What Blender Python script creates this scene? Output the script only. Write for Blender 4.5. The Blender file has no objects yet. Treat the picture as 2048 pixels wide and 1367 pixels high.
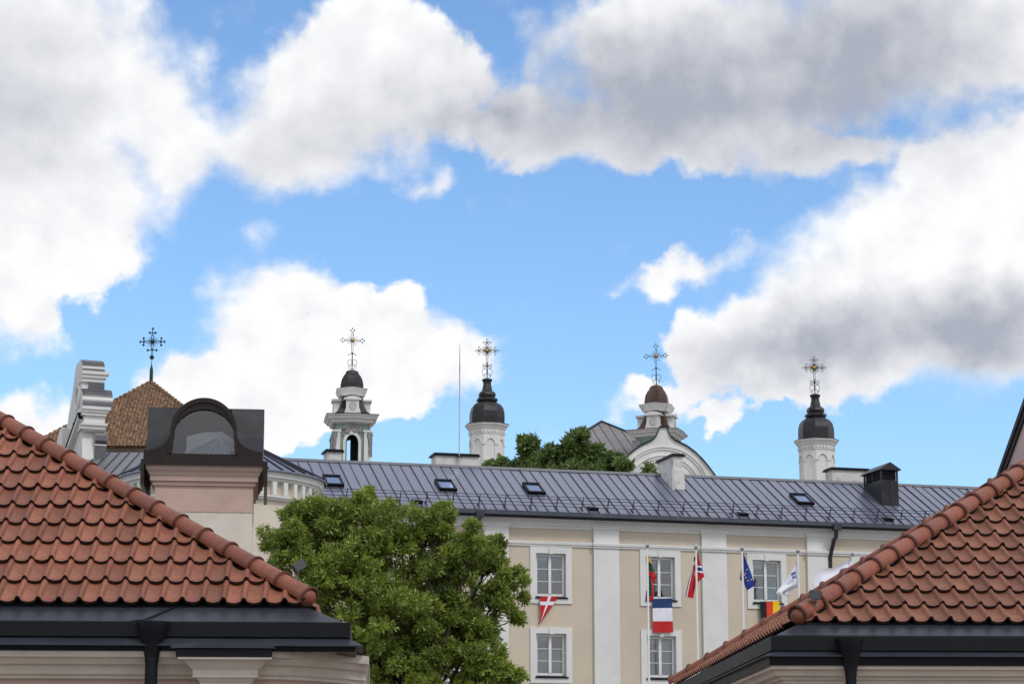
import bpy, bmesh, math, random
import numpy as np
from mathutils import Vector, Matrix

random.seed(7)
R = math.radians
scene = bpy.context.scene
col = scene.collection

# ------------------------------------------------------------------ camera
F, CX, CY = 4400.0, 1024.0, 683.5          # focal length and centre, photo pixels
PITCH = math.atan((1632.0 - CY) / F)
EYE = Vector((0, 0, 1.6))
cam_data = bpy.data.cameras.new("camera")
cam_data.sensor_width = 36.0
cam_data.lens = F / 2048.0 * 36.0
cam_data.clip_start, cam_data.clip_end = 0.5, 6000.0
cam = bpy.data.objects.new("camera", cam_data)
cam.location = EYE
cam.rotation_euler = (math.pi / 2 + PITCH, 0, 0)
col.objects.link(cam)
scene.camera = cam
FWD = Vector((0, math.cos(PITCH), math.sin(PITCH)))
UPV = Vector((0, -math.sin(PITCH), math.cos(PITCH)))

def ray(x, y):
    return FWD + Vector((1, 0, 0)) * ((x - CX) / F) - UPV * ((y - CY) / F)

def at_y(x, y, Y):
    d = ray(x, y)
    return EYE + d * ((Y - EYE.y) / d.y)

# ------------------------------------------------------------------ sky, sun, exposure
SUN_EL, SUN_AZ = R(50), R(140)             # azimuth clockwise from +Y: behind the camera, to the right
sun_dir = Vector((math.sin(SUN_AZ) * math.cos(SUN_EL), math.cos(SUN_AZ) * math.cos(SUN_EL), math.sin(SUN_EL)))
sd = bpy.data.lights.new("sun", 'SUN')
sd.energy, sd.angle, sd.color = 1.35, R(12), (1.0, 0.95, 0.88)
sun = bpy.data.objects.new("sun", sd)
sun.rotation_euler = sun_dir.to_track_quat('Z', 'Y').to_euler()
col.objects.link(sun)

world = bpy.data.worlds.new("World")
scene.world = world
world.use_nodes = True
world.cycles.sampling_method = 'MANUAL'
world.cycles.sample_map_resolution = 512

class NT:
    """small helper to write node trees as expressions"""
    def __init__(s, tree):
        s.t = tree
    def n(s, kind, **kw):
        nd = s.t.nodes.new(kind)
        for k, v in kw.items():
            setattr(nd, k, v)
        return nd
    def put(s, sock, v):
        if isinstance(v, bpy.types.NodeSocket):
            s.t.links.new(v, sock)
        elif v is not None:
            sock.default_value = v
    def m(s, op, a, b=None, c=None, clamp=False):
        nd = s.n('ShaderNodeMath', operation=op, use_clamp=clamp)
        for i, v in enumerate((a, b, c)):
            s.put(nd.inputs[i], v)
        return nd.outputs[0]
    def sstep(s, v, a, b, lo=0.0, hi=1.0):
        nd = s.n('ShaderNodeMapRange', interpolation_type='SMOOTHSTEP')
        s.put(nd.inputs[0], v)
        for i, q in enumerate((a, b, lo, hi)):
            s.put(nd.inputs[1 + i], q)
        return nd.outputs[0]
    def mix(s, f, a, b):
        nd = s.n('ShaderNodeMix', data_type='RGBA')
        s.put(nd.inputs[0], f)
        s.put(nd.inputs[6], a if isinstance(a, bpy.types.NodeSocket) else (*a, 1) if a is not None else None)
        s.put(nd.inputs[7], b if isinstance(b, bpy.types.NodeSocket) else (*b, 1))
        return nd.outputs[2]
    def noise(s, vec, scale, detail=4, rough=.5, dim='3D', dist=0.0):
        nd = s.n('ShaderNodeTexNoise', noise_dimensions=dim)
        s.put(nd.inputs['Vector'], vec)
        nd.inputs['Scale'].default_value = scale
        nd.inputs['Detail'].default_value = detail
        nd.inputs['Roughness'].default_value = rough
        nd.inputs['Distortion'].default_value = dist
        return nd.outputs[0]
    def vm(s, op, a, b=None):
        nd = s.n('ShaderNodeVectorMath', operation=op)
        s.put(nd.inputs[0], a)
        if b is not None:
            if op == 'SCALE':
                s.put(nd.inputs['Scale'], b)
            else:
                s.put(nd.inputs[1], b)
        return nd.outputs['Value'] if op in ('LENGTH', 'DOT_PRODUCT') else nd.outputs[0]

def azel(x, y):
    d = ray(x, y).normalized()
    return math.atan2(d.x, d.y), math.asin(d.z)

def build_world():
    t = world.node_tree
    t.nodes.clear()
    k = NT(t)
    out = k.n('ShaderNodeOutputWorld')
    bg = k.n('ShaderNodeBackground')
    bg.inputs[1].default_value = 1.0
    t.links.new(bg.outputs[0], out.inputs[0])
    sky = k.n('ShaderNodeTexSky', sky_type='NISHITA')
    sky.sun_disc = False
    sky.sun_elevation, sky.sun_rotation = SUN_EL, SUN_AZ
    sky.altitude, sky.air_density, sky.dust_density, sky.ozone_density = 100, 1.0, 0.6, 2.0
    blue = k.vm('SCALE', sky.outputs[0], 0.15)
    blue = k.vm('MULTIPLY', blue, (0.94, 1.13, 1.27))
    tc = k.n('ShaderNodeTexCoord')
    d = k.vm('NORMALIZE', tc.outputs['Generated'])
    sep = k.n('ShaderNodeSeparateXYZ')
    t.links.new(d, sep.inputs[0])
    az = k.m('ARCTAN2', sep.outputs[0], sep.outputs[1])
    el = k.m('ARCSINE', sep.outputs[2])
    cmb = k.n('ShaderNodeCombineXYZ')
    t.links.new(az, cmb.inputs[0])
    t.links.new(el, cmb.inputs[1])
    p0 = cmb.outputs[0]
    # billowing: push the lookup point around with noise before testing the cloud masses
    wn = k.n('ShaderNodeTexNoise')
    t.links.new(p0, wn.inputs['Vector'])
    wn.inputs['Scale'].default_value = 26
    wn.inputs['Detail'].default_value = 5
    wn.inputs['Roughness'].default_value = .55
    warp = k.vm('SCALE', k.vm('SUBTRACT', wn.outputs['Color'], (.5, .5, .5)), 0.045)
    p = k.vm('ADD', p0, warp)

    def field(blobs, pos):
        acc = None
        for (x, y, rx, ry, rot, *wt) in blobs:
            a, e = azel(x, y)
            mp = k.n('ShaderNodeMapping', vector_type='TEXTURE')
            t.links.new(pos, mp.inputs[0])
            mp.inputs['Location'].default_value = (a, e, 0)
            mp.inputs['Rotation'].default_value = (0, 0, R(rot))
            mp.inputs['Scale'].default_value = (rx / F, ry / F, 1)
            v = k.m('SUBTRACT', 1.0, k.vm('LENGTH', mp.outputs[0]))
            if wt:
                v = k.m('MULTIPLY', v, wt[0])
            acc = v if acc is None else k.m('SMOOTH_MAX', acc, v, 0.25)
        return acc
    # cloud masses (photo pixel, radii in photo pixels, tilt)
    mass = [(90, 130, 330, 260, 0), (60, 420, 330, 220, 20), (330, 250, 150, 190, 0), (20, 600, 130, 150, 20),
            (700, 190, 300, 190, 15), (560, 300, 260, 110, 0), (1440, 130, 470, 225, 0), (1850, 60, 420, 210, 0),
            (1180, 260, 330, 85, 0), (1640, 290, 190, 60, -8),
            (1960, 400, 260, 190, 25), (1760, 560, 330, 200, 22), (1480, 670, 160, 105, 10), (1960, 640, 300, 150, 5),
            (1640, 720, 240, 90, 0), (1400, 525, 190, 44, 14, .42), (1305, 565, 70, 50, 40, .42),
            (570, 660, 210, 140, 0), (760, 700, 190, 125, 0), (900, 720, 110, 95, 0), (520, 780, 250, 110, 0),
            (60, 850, 130, 62, 0), (1330, 790, 130, 50, 8, .45), (830, 365, 80, 40, 0, .26), (500, 485, 55, 32, 0, .22), (1440, 820, 70, 25, 10, .4)]
    gray = [(1330, 200, 560, 210, 0), (1700, 150, 420, 260, 0), (10, 200, 260, 250, 0, .5), (1650, 690, 330, 110, 5),
            (1950, 660, 300, 120, 5), (980, 230, 260, 120, 0, .75), (700, 260, 300, 140, 10, .38)]
    mf = field(mass, p)
    gf = field(gray, p)
    fine = k.noise(p0, 48, 9, .55)
    fine2 = k.noise(k.vm('ADD', p0, (-0.006, 0.012, 0)), 48, 4, .55)
    # away from the view the same kind of broken cumulus goes on
    wide = k.noise(d, 2.6, 6, .55)
    wide = k.m('MULTIPLY', k.m('SUBTRACT', wide, 0.40), 3.4)
    inside = k.m('MULTIPLY', k.sstep(k.m('ABSOLUTE', az), .27, .36, 1, 0), k.sstep(el, .40, .52, 1, 0))
    base = k.m('ADD', k.m('MULTIPLY', mf, inside), k.m('MULTIPLY', wide, k.m('SUBTRACT', 1.0, inside)))
    dens = k.m('ADD', base, k.m('MULTIPLY', k.m('SUBTRACT', fine, .5), 0.62))
    # thin wisps in the gaps
    wisp = k.sstep(k.noise(p0, 17, 6, .62), .56, .80, 0, .34)
    soft = k.sstep(k.noise(p0, 9, 2, .5), .40, .62, .12, .60)
    alpha = k.m('MAXIMUM', k.sstep(dens, -.02, soft), wisp)
    # grey undersides in the thick parts, bright crowns at the rims
    relief = k.m('MULTIPLY', k.m('SUBTRACT', fine, fine2), .55)
    g_in = k.m('MULTIPLY', gf, inside)
    g_out = k.m('MULTIPLY', k.m('SUBTRACT', wide, .35), k.m('SUBTRACT', 1.0, inside))
    grey = k.sstep(k.m('ADD', k.m('ADD', g_in, g_out), k.m('ADD', k.m('MULTIPLY', k.m('SUBTRACT', fine, .5), .14), k.m('MULTIPLY', k.m('SUBTRACT', k.noise(p0, 13, 3, .5), .5), .5))), -0.30, 1.05)
    grey = k.m('SUBTRACT', k.m('ADD', .05, grey), relief, clamp=True)
    cloud = k.mix(grey, (1.02, 1.02, 1.03), (0.42, 0.45, 0.53))
    c = k.mix(alpha, blue, cloud)
    t.links.new(c, bg.inputs[0])
build_world()

scene.view_settings.view_transform = 'Standard'
scene.view_settings.look = 'None'
scene.view_settings.exposure = 0.0
scene.view_settings.gamma = 1.0
scene.cycles.max_bounces = 6
scene.cycles.diffuse_bounces = 3
scene.cycles.glossy_bounces = 3
scene.cycles.transparent_max_bounces = 12
scene.cycles.use_denoising = True

# ------------------------------------------------------------------ materials
def lin(r, g, b):
    f = lambda c: c / 12.92 if c <= .04045 else ((c + .055) / 1.055) ** 2.4
    return (f(r / 255), f(g / 255), f(b / 255))

MATS = {}
def mat(name, base, rough=.7, var=.12, scale=3.0, metallic=0.0, bump=0.0, bscale=40, dirt=None, dirt_amt=.3,
        dirt_scale=1.2, rand=0.0, spec=.4, rough_var=0.0, stretch=None):
    """procedural paint / plaster / clay / sheet metal: tint noise, optional stains, relief and per-object tint"""
    if name in MATS:
        return MATS[name]
    m = bpy.data.materials.new(name)
    m.use_nodes = True
    t = m.node_tree
    k = NT(t)
    b = t.nodes['Principled BSDF']
    tc = k.n('ShaderNodeTexCoord')
    vec = tc.outputs['Object']
    if stretch:
        mp = k.n('ShaderNodeMapping')
        t.links.new(vec, mp.inputs[0])
        mp.inputs['Scale'].default_value = stretch
        vec = mp.outputs[0]
    n1 = k.noise(vec, scale, 6, .6)
    lo = tuple(max(0, c * (1 - var)) for c in base)
    hi = tuple(min(1, c * (1 + var)) for c in base)
    c = k.mix(k.sstep(n1, .3, .7), lo, hi)
    if dirt:
        n2 = k.noise(vec, dirt_scale, 8, .65)
        c = k.mix(k.m('MULTIPLY', k.sstep(n2, .5, .75), dirt_amt), c, dirt)
    if rand:
        oi = k.n('ShaderNodeObjectInfo')
        f = k.m('ADD', 1 - rand, k.m('MULTIPLY', oi.outputs['Random'], 2 * rand))
        c = k.vm('SCALE', c, f)
    t.links.new(c, b.inputs['Base Color'])
    b.inputs['Roughness'].default_value = rough
    if rough_var:
        r = k.m('ADD', rough - rough_var, k.m('MULTIPLY', n1, 2 * rough_var))
        t.links.new(r, b.inputs['Roughness'])
    b.inputs['Metallic'].default_value = metallic
    b.inputs['Specular IOR Level'].default_value = spec
    if bump:
        bn = k.n('ShaderNodeBump')
        bn.inputs['Strength'].default_value = bump
        bn.inputs['Distance'].default_value = .02
        t.links.new(k.noise(vec, bscale, 5, .6), bn.inputs['Height'])
        t.links.new(bn.outputs[0], b.inputs['Normal'])
    MATS[name] = m
    return m

TILE = mat('clay_tile', lin(141, 88, 67), .55, .24, 7, bump=.15, bscale=60, dirt=lin(95, 62, 52), dirt_amt=.6, dirt_scale=4, rand=.22)
TILE_R = mat('clay_tile_weathered', lin(134, 87, 68), .6, .26, 7, bump=.15, bscale=60, dirt=lin(98, 80, 60), dirt_amt=.8, dirt_scale=5, rand=.24)
CAP = mat('clay_cap', lin(136, 80, 60), .5, .18, 5, bump=.1, bscale=50, dirt=lin(88, 50, 40), dirt_amt=.6, dirt_scale=3, rand=.12)
COLLAR = mat('clay_collar', lin(96, 58, 48), .6, .2, 6, rand=.15)
EDGE = mat('tile_edge', lin(52, 36, 32), .8, .2, 8)  # dark lower lip: dirt, plus each course's shadow line put into the colour
UNDER = mat('roof_underlay', lin(38, 34, 33), .9)
METAL = mat('anthracite_sheet', lin(54, 58, 67), .42, .12, 3, metallic=.3, rough_var=.08, dirt=lin(105, 105, 108), dirt_amt=.35)
METAL_D = mat('black_gutter', lin(13, 14, 19), .5, .12, 4, spec=.25, metallic=.0, rough_var=.08)
CREAM = mat('cream_plaster', lin(205, 192, 178), .85, .07, 2, bump=.2, bscale=30, dirt=lin(150, 132, 118), dirt_amt=.5, dirt_scale=1.6)
PINKW = mat('pink_plaster', lin(200, 172, 158), .88, .06, 1.5, bump=.2, bscale=35, dirt=lin(176, 150, 136), dirt_amt=.5)
PALEW = mat('pale_plaster', lin(222, 212, 200), .88, .05, 1.5, bump=.2, bscale=35, dirt=lin(190, 178, 140), dirt_amt=.4)
BEIGE = mat('beige_render', lin(206, 192, 172), .9, .05, .5, bump=.15, bscale=18, dirt=lin(188, 170, 154), dirt_amt=.55, dirt_scale=.35)
TRIM = mat('white_render', lin(222, 221, 218), .85, .04, .8, bump=.1, bscale=25, dirt=lin(188, 188, 186), dirt_amt=.45, dirt_scale=.6)
CHURCH = mat('church_white', lin(222, 220, 216), .88, .05, .7, bump=.15, bscale=20, dirt=lin(176, 172, 166), dirt_amt=.5, dirt_scale=.5)
FRAME = mat('white_window_frame', lin(226, 226, 226), .4, .03, 3)
SEAM = mat('seamed_roof_sheet', lin(130, 134, 153), .34, .05, .8, metallic=.55, rough_var=.07, dirt=lin(140, 134, 136), dirt_amt=.35, dirt_scale=.4, rand=.03)
SEAM_D = mat('seam_edge', lin(44, 46, 54), .5, .1, 3, metallic=.3)
SEAM_L = mat('pale_seamed_sheet', lin(120, 120, 122), .45, .1, .8, metallic=.35, rough_var=.07, rand=.05)
BLACKM = mat('dark_roof_sheet', lin(52, 50, 52), .38, .18, 1.5, metallic=.5, rough_var=.1, dirt=lin(82, 78, 74), dirt_amt=.4)
COPPER = mat('brown_copper', lin(86, 66, 57), .42, .22, 1.6, metallic=.5, rough_var=.1, dirt=lin(66, 54, 50), dirt_amt=.6)
BRONZE = mat('bronze_sheet', lin(46, 39, 36), .38, .18, 2.5, metallic=.5, rough_var=.1, dirt=lin(86, 66, 54), dirt_amt=.5)
GREYM = mat('grey_sheet', lin(98, 98, 100), .34, .12, 2, metallic=.6, rough_var=.06)
CHIM = mat('old_white_chimney', lin(216, 213, 208), .9, .06, 2.5, bump=.5, bscale=14, dirt=lin(120, 112, 106), dirt_amt=.75, dirt_scale=2.2)
OLDTILE = mat('old_tile', lin(128, 100, 78), .9, .6, 5.5, dirt=lin(74, 60, 52), dirt_amt=.9, dirt_scale=4.0, bump=.2)
GREENP = mat('green_render', lin(126, 150, 138), .9, .08, 1.5, dirt=lin(120, 124, 122), dirt_amt=.5)
GREYR = mat('grey_stucco', lin(136, 134, 134), .9, .22, 4, bump=.8, bscale=6)
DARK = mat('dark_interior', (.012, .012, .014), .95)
IRON = mat('wrought_iron', lin(52, 54, 52), .5, .15, 3, metallic=.5)
VERD = mat('verdigris_iron', lin(46, 62, 56), .6, .2, 3, metallic=.3)
GOLD = mat('gilding', lin(190, 150, 70), .3, .1, 3, metallic=.9)
STEEL = mat('brushed_steel', lin(190, 192, 196), .25, .05, 3, metallic=.9)
POLEW = mat('white_pole', lin(232, 232, 232), .35, .03, 1)
GUARD = mat('guard_rail', lin(46, 48, 56), .5, .1, 3, metallic=.3)
BARK = mat('bark', lin(72, 60, 48), .9, .3, 6, bump=.6, bscale=20)
MAUVE = mat('mauve_wall', lin(200, 178, 176), .9, .06, 1)
GROUNDM = mat('paving', lin(120, 116, 110), .9, .15, .4)
CLOTH = {}
def cloth(name, c):
    if name not in CLOTH:
        CLOTH[name] = mat('cloth_' + name, c, .8, .05, 8)
    return CLOTH[name]

def glass_mat():
    m = bpy.data.materials.new('window_glass')
    m.use_nodes = True
    t = m.node_tree
    k = NT(t)
    t.nodes.remove(t.nodes['Principled BSDF'])
    o = t.nodes['Material Output']
    tr = k.n('ShaderNodeBsdfTransparent')
    tr.inputs[0].default_value = (.80, .83, .84, 1)
    gl = k.n('ShaderNodeBsdfGlossy')
    gl.inputs['Roughness'].default_value = .02
    mx = k.n('ShaderNodeMixShader')
    lw = k.n('ShaderNodeLayerWeight')
    lw.inputs[0].default_value = .35
    tc = k.n('ShaderNodeTexCoord')
    bn = k.n('ShaderNodeBump')
    bn.inputs['Strength'].default_value = .04
    t.links.new(k.noise(tc.outputs['Object'], 1.5, 2), bn.inputs['Height'])
    t.links.new(bn.outputs[0], gl.inputs['Normal'])
    t.links.new(k.m('ADD', .11, k.m('MULTIPLY', lw.outputs['Fresnel'], .8), clamp=True), mx.inputs[0])
    t.links.new(tr.outputs[0], mx.inputs[1])
    t.links.new(gl.outputs[0], mx.inputs[2])
    t.links.new(mx.outputs[0], o.inputs[0])
    return m
GLASS = glass_mat()

def leaf_mat(name, dark, light, under):
    m = bpy.data.materials.new(name)
    m.use_nodes = True
    t = m.node_tree
    k = NT(t)
    b = t.nodes['Principled BSDF']
    o = t.nodes['Material Output']
    at = k.n('ShaderNodeAttribute', attribute_name='tint')
    c = k.mix(at.outputs['Fac'], dark, light)
    geo = k.n('ShaderNodeNewGeometry')
    c = k.mix(k.m('MULTIPLY', geo.outputs['Backfacing'], .55), c, under)
    t.links.new(c, b.inputs['Base Color'])
    b.inputs['Roughness'].default_value = .42
    tl = k.n('ShaderNodeBsdfTranslucent')
    t.links.new(c, tl.inputs[0])
    mx = k.n('ShaderNodeMixShader')
    mx.inputs[0].default_value = .3
    t.links.new(b.outputs[0], mx.inputs[1])
    t.links.new(tl.outputs[0], mx.inputs[2])
    t.links.new(mx.outputs[0], o.inputs[0])
    return m
LEAF = leaf_mat('ash_leaf', (.048, .084, .012), (.38, .47, .055), (.44, .54, .15))
LEAF2 = leaf_mat('lime_leaf', (.045, .08, .02), (.20, .29, .07), (.24, .32, .12))

# ------------------------------------------------------------------ mesh helpers
class MB:
    """collects shapes, then links them as one mesh object"""
    def __init__(s):
        s.v, s.f, s.mi = [], [], []
    def add(s, vs, fs, mi=0):
        o = len(s.v)
        s.v.extend(tuple(v) for v in vs)
        s.f.extend(tuple(i + o for i in f) for f in fs)
        s.mi.extend([mi] * len(fs))
    def box(s, x0, x1, y0, y1, z0, z1, mi=0):
        vs = [(x, y, z) for z in (z0, z1) for y in (y0, y1) for x in (x0, x1)]
        s.add(vs, [(0, 2, 3, 1), (4, 5, 7, 6), (0, 1, 5, 4), (2, 6, 7, 3), (0, 4, 6, 2), (1, 3, 7, 5)], mi)
    def prism(s, pts, a, b, axis='y', mi=0):
        """closed outline extruded from a to b; outline is (x,z) for axis y, (y,z) for axis x, (x,y) for axis z"""
        n = len(pts)
        def P(p, c):
            return (p[0], c, p[1]) if axis == 'y' else (c, p[0], p[1]) if axis == 'x' else (p[0], p[1], c)
        vs = [P(p, a) for p in pts] + [P(p, b) for p in pts]
        fs = [tuple(range(n - 1, -1, -1)), tuple(range(n, 2 * n))]
        fs += [(i, (i + 1) % n, n + (i + 1) % n, n + i) for i in range(n)]
        s.add(vs, fs, mi)
    def loft(s, rows, closed=False, mi=0):
        n = len(rows[0])
        vs = [p for r in rows for p in r]
        fs = []
        for i in range(len(rows) - 1):
            for j in range(n if closed else n - 1):
                k = (j + 1) % n
                fs.append((i * n + j, i * n + k, (i + 1) * n + k, (i + 1) * n + j))
        s.add(vs, fs, mi)
    def lathe(s, prof, seg=16, cx=0, cy=0, rot=0.0, a0=0.0, a1=2 * math.pi, mi=0):
        full = abs(a1 - a0 - 2 * math.pi) < 1e-6
        m = seg if full else seg + 1
        rows = []
        for r, z in prof:
            rows.append([(cx + r * math.sin(rot + a0 + (a1 - a0) * i / seg), cy - r * math.cos(rot + a0 + (a1 - a0) * i / seg), z) for i in range(m)])
        s.loft(rows, full, mi)
    def tube(s, pts, r, seg=6, mi=0, r1=None, closed=False):
        pts = [Vector(p) for p in pts]
        n = len(pts)
        rows = []
        ref = None
        for i, p in enumerate(pts):
            if closed:
                d = pts[(i + 1) % n] - pts[i - 1]
            else:
                d = pts[min(i + 1, n - 1)] - pts[max(i - 1, 0)]
            d.normalize()
            if ref is None:
                ref = Vector((0, 0, 1)) if abs(d.z) < .9 else Vector((0, 1, 0))
            a = d.cross(ref)
            if a.length < 1e-4:
                a = d.orthogonal()
            a.normalize()
            b = d.cross(a)
            ref = -b if False else ref
            rr = r if r1 is None else r + (r1 - r) * i / (n - 1)
            rows.append([p + (a * math.cos(2 * math.pi * j / seg) + b * math.sin(2 * math.pi * j / seg)) * rr for j in range(seg)])
        if closed:
            rows.append(rows[0])
        s.loft(rows, True, mi)
        if not closed:
            s.add(rows[0], [tuple(range(seg))], mi)
            s.add(rows[-1], [tuple(range(seg - 1, -1, -1))], mi)
    def ball(s, c, r, seg=10, rings=6, mi=0):
        prof = [(r * math.sin(math.pi * i / rings) + 1e-4, c[2] - r * math.cos(math.pi * i / rings)) for i in range(rings + 1)]
        s.lathe(prof, seg, c[0], c[1], mi=mi)
    def mesh(s, name, mats, smooth=False):
        me = bpy.data.meshes.new(name)
        me.from_pydata(s.v, [], s.f)
        for m in (mats if isinstance(mats, (list, tuple)) else [mats]):
            me.materials.append(m)
        if any(s.mi):
            me.polygons.foreach_set('material_index', s.mi)
        bm = bmesh.new()
        bm.from_mesh(me)
        bmesh.ops.recalc_face_normals(bm, faces=bm.faces)
        bm.to_mesh(me)
        bm.free()
        if smooth:
            me.polygons.foreach_set('use_smooth', [True] * len(me.polygons))
            if smooth == 'auto':
                me.set_sharp_from_angle(angle=R(38))
        return me
    def build(s, name, mats, parent=None, smooth=False):
        return obj(name, s.mesh(name, mats, smooth), parent)

def obj(name, me, parent=None, loc=None, rot=None, mw=None):
    o = bpy.data.objects.new(name, me)
    col.objects.link(o)
    o.parent = parent
    if mw is not None:
        o.matrix_local = mw
    if loc is not None:
        o.location = loc
    if rot is not None:
        o.rotation_euler = rot
    return o

def bx(name, m, parent, *dims):
    b = MB()
    b.box(*dims)
    return b.build(name, m, parent)

def tag(o, label, cat, group=None):
    o['label'], o['category'] = label, cat
    if group:
        o['group'] = group
    return o

class Frame:
    """an Empty on the ground with its own axes: x to the right, y away, z up; pixels can be dropped on planes of it"""
    def __init__(s, name, label, cat, origin, rot=0.0, group=None):
        o = bpy.data.objects.new(name, None)
        col.objects.link(o)
        o.location = (origin[0], origin[1], 0)
        o.rotation_euler = (0, 0, rot)
        tag(o, label, cat, group)
        s.o = o
        s.p = Vector((origin[0], origin[1], 0))
        s.inv = Matrix.Rotation(-rot, 3, 'Z')
    def px(s, x, y, ly=0.0):
        e = s.inv @ (EYE - s.p)
        d = s.inv @ ray(x, y)
        q = e + d * ((ly - e.y) / d.y)
        return q.x, q.z
    def zx(s, x, y, ly=0.0):
        return s.px(x, y, ly)[1]

def kind(o, k):
    o['kind'] = k
    return o

# ------------------------------------------------------------------ ground
g = MB()
g.add([(-3000, -1500, 0), (3000, -1500, 0), (3000, 4500, 0), (-3000, 4500, 0)], [(0, 1, 2, 3)])
kind(g.build('ground', GROUNDM), 'structure')

# ------------------------------------------------------------------ clay-tiled pavilions in front
def tile_section(t):
    if t < .68:                                   # wide shallow pan
        return -.022 * math.sin(math.pi * t / .68) ** .8
    return .042 * math.sin(math.pi * (t - .68) / .32) ** .75   # narrow roll

TS = [0, .08, .2, .34, .48, .6, .68, .72, .78, .84, .90, .96, 1.0]
def add_tile(b, w, s, ox=0, ov=0, on=0):
    L = s + .06
    rows = []
    for (v, dz) in ((.008, .014), (0, .046), (L, 0)):
        rows.append([(ox + t * w * 1.02, ov + v, on + tile_section(t) + dz) for t in TS])
    b.loft(rows[:2], mi=1)
    b.loft(rows[1:])

def pavilion(name, label, corner, Y, rot, m, p, s, w, cap_sp, W, D, tlim, tmat, prof, chamfer, collar_r):
    c = at_y(corner[0], corner[1], Y)
    fr = Frame(name, label, 'pavilion', (c.x, c.y), rot)
    root = fr.o
    z0 = c.z
    tp, cp, sp = math.tan(p), math.cos(p), math.sin(p)
    # solid roof body under the tiles
    H = D / 2
    b = MB()
    dz = -.03
    P = lambda t, y, z: (m * t, y, z0 + dz + z)
    vs = [P(0, 0, 0), P(W, 0, 0), P(W, D, 0), P(0, D, 0), P(H, H, H * tp), P(W - H, H, H * tp)]
    b.add(vs, [(0, 1, 5, 4), (1, 2, 5), (2, 3, 4, 5), (3, 0, 4), (3, 2, 1, 0)])
    roof = b.build('roof', UNDER, root)
    # front tiles, one object each, cut along the hip
    tb = MB()
    add_tile(tb, w, s)
    tm = tb.mesh('tile', [tmat, EDGE], 'auto')
    rows = int(H / (s * cp)) + 1
    far = MB()
    for j in range(rows):
        y = j * s * cp
        for k in range(-1, int(W / w)):
            x0 = m * k * w if m > 0 else -(k + 1) * w
            ts = sorted((m * x0, m * (x0 + w)))
            if y + s * cp > H + .2 or ts[1] > W - y - s * cp - .1:
                continue
            if ts[0] > tlim + .24 * y + 1.2 or (y > 4.6 and ts[0] > y + s * cp + .16):
                if ts[0] > y + s * cp + .16:
                    add_tile(far, w, s, x0, j * s - .05, .012)
                continue
            if ts[1] < y - .02:
                continue
            mw = Matrix.Translation((x0, y - .05 * cp, z0 + y * tp + .012 - .05 * sp)) @ Matrix.Rotation(p, 4, 'X')
            me = tm
            if ts[0] < y + s * cp + .16:
                bm = bmesh.new()
                bm.from_mesh(tm)
                q = mw.inverted()
                co = q @ Vector((m * .10, 0, z0))
                nn = (q.to_3x3() @ Vector((m, -1, 0))).normalized()
                bmesh.ops.bisect_plane(bm, geom=bm.verts[:] + bm.edges[:] + bm.faces[:], plane_co=co, plane_no=nn, clear_inner=True)
                if len(bm.faces) == 0:
                    bm.free()
                    continue
                me = bpy.data.meshes.new('tile')
                bm.to_mesh(me)
                bm.free()
                me.materials.append(tmat)
                me.materials.append(EDGE)
            jit = Matrix.Rotation(random.uniform(-.008, .008), 4, 'Z') @ Matrix.Translation((0, random.uniform(-.006, .006), random.uniform(-.003, .004)))
            obj('tile', me, roof, mw=mw @ jit)
    kind(obj('outer_tiles', far.mesh('outer_tiles', [tmat, EDGE], True), roof, mw=Matrix.Translation((0, 0, z0)) @ Matrix.Rotation(p, 4, 'X')), 'stuff')
    # the slope round the corner, too far edge-on to pick apart
    sb = MB()
    for j in range(rows):
        for k in range(int(D / w)):
            yy = k * w
            h = j * s * cp
            if yy < h + s * cp + .12 or yy + w > D - h - s * cp - .12:
                continue
            add_tile(sb, w, s, -(yy + w) if m > 0 else yy, j * s - .05, .012)
    me = sb.mesh('side_tiles', [tmat, EDGE], True)
    rz = -math.pi / 2 if m > 0 else math.pi / 2
    kind(obj('side_tiles', me, roof, mw=Matrix.Translation((0, 0, z0)) @ Matrix.Rotation(rz, 4, 'Z') @ Matrix.Rotation(p, 4, 'X')), 'stuff')
    # hip and ridge caps
    rr = .098
    cb = MB()
    L = cap_sp + .05
    for (q0, q1) in ((0, 1),):
        ring = []
        for (u, r) in ((0, rr * 1.05), (.05, rr * 1.04), (.06, rr), (L, rr * .95)):
            ring.append([(u, r * math.sin(a), r * math.cos(a)) for a in [R(-112 + 224 * i / 14) for i in range(15)]])
        cb.loft(ring)
    capm = cb.mesh('hip_cap', CAP, 'auto')
    kb = MB()
    kb.tube([(0.02, (rr + .008) * math.sin(a), (rr + .008) * math.cos(a)) for a in [R(-105 + 210 * i / 14) for i in range(15)]], collar_r, 6)
    colm = kb.mesh('collar', COLLAR, True)
    eb = MB()
    eb.ball((0, 0, 0), rr * 1.02, 14, 8)
    endm = eb.mesh('end_cap', CAP, True)
    def caps(start, dirn, n, first=0.0):
        d = dirn.normalized()
        side = d.cross(Vector((0, 0, 1))).normalized()
        up = side.cross(d)
        M3 = Matrix((d, -side, up)).transposed().to_4x4()
        for i in range(n):
            o = obj('hip_cap', capm, roof, mw=Matrix.Translation(start + d * (first + i * cap_sp) + up * .062) @ M3)
            obj('collar', colm, o)
    hip = Vector((m, 1, tp))
    n = int(hip.length * H / cap_sp)
    st = Vector((0, 0, z0))
    caps(st, hip, n)
    obj('end_cap', endm, roof, mw=Matrix.Translation(st + hip.normalized() * .03 + Vector((0, 0, .06))))
    caps(Vector((0, D, z0)), Vector((m, -1, tp)), n)
    caps(Vector((m * H, H, z0 + H * tp)), Vector((m, 0, 0)), int((W - D) / cap_sp))
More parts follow.
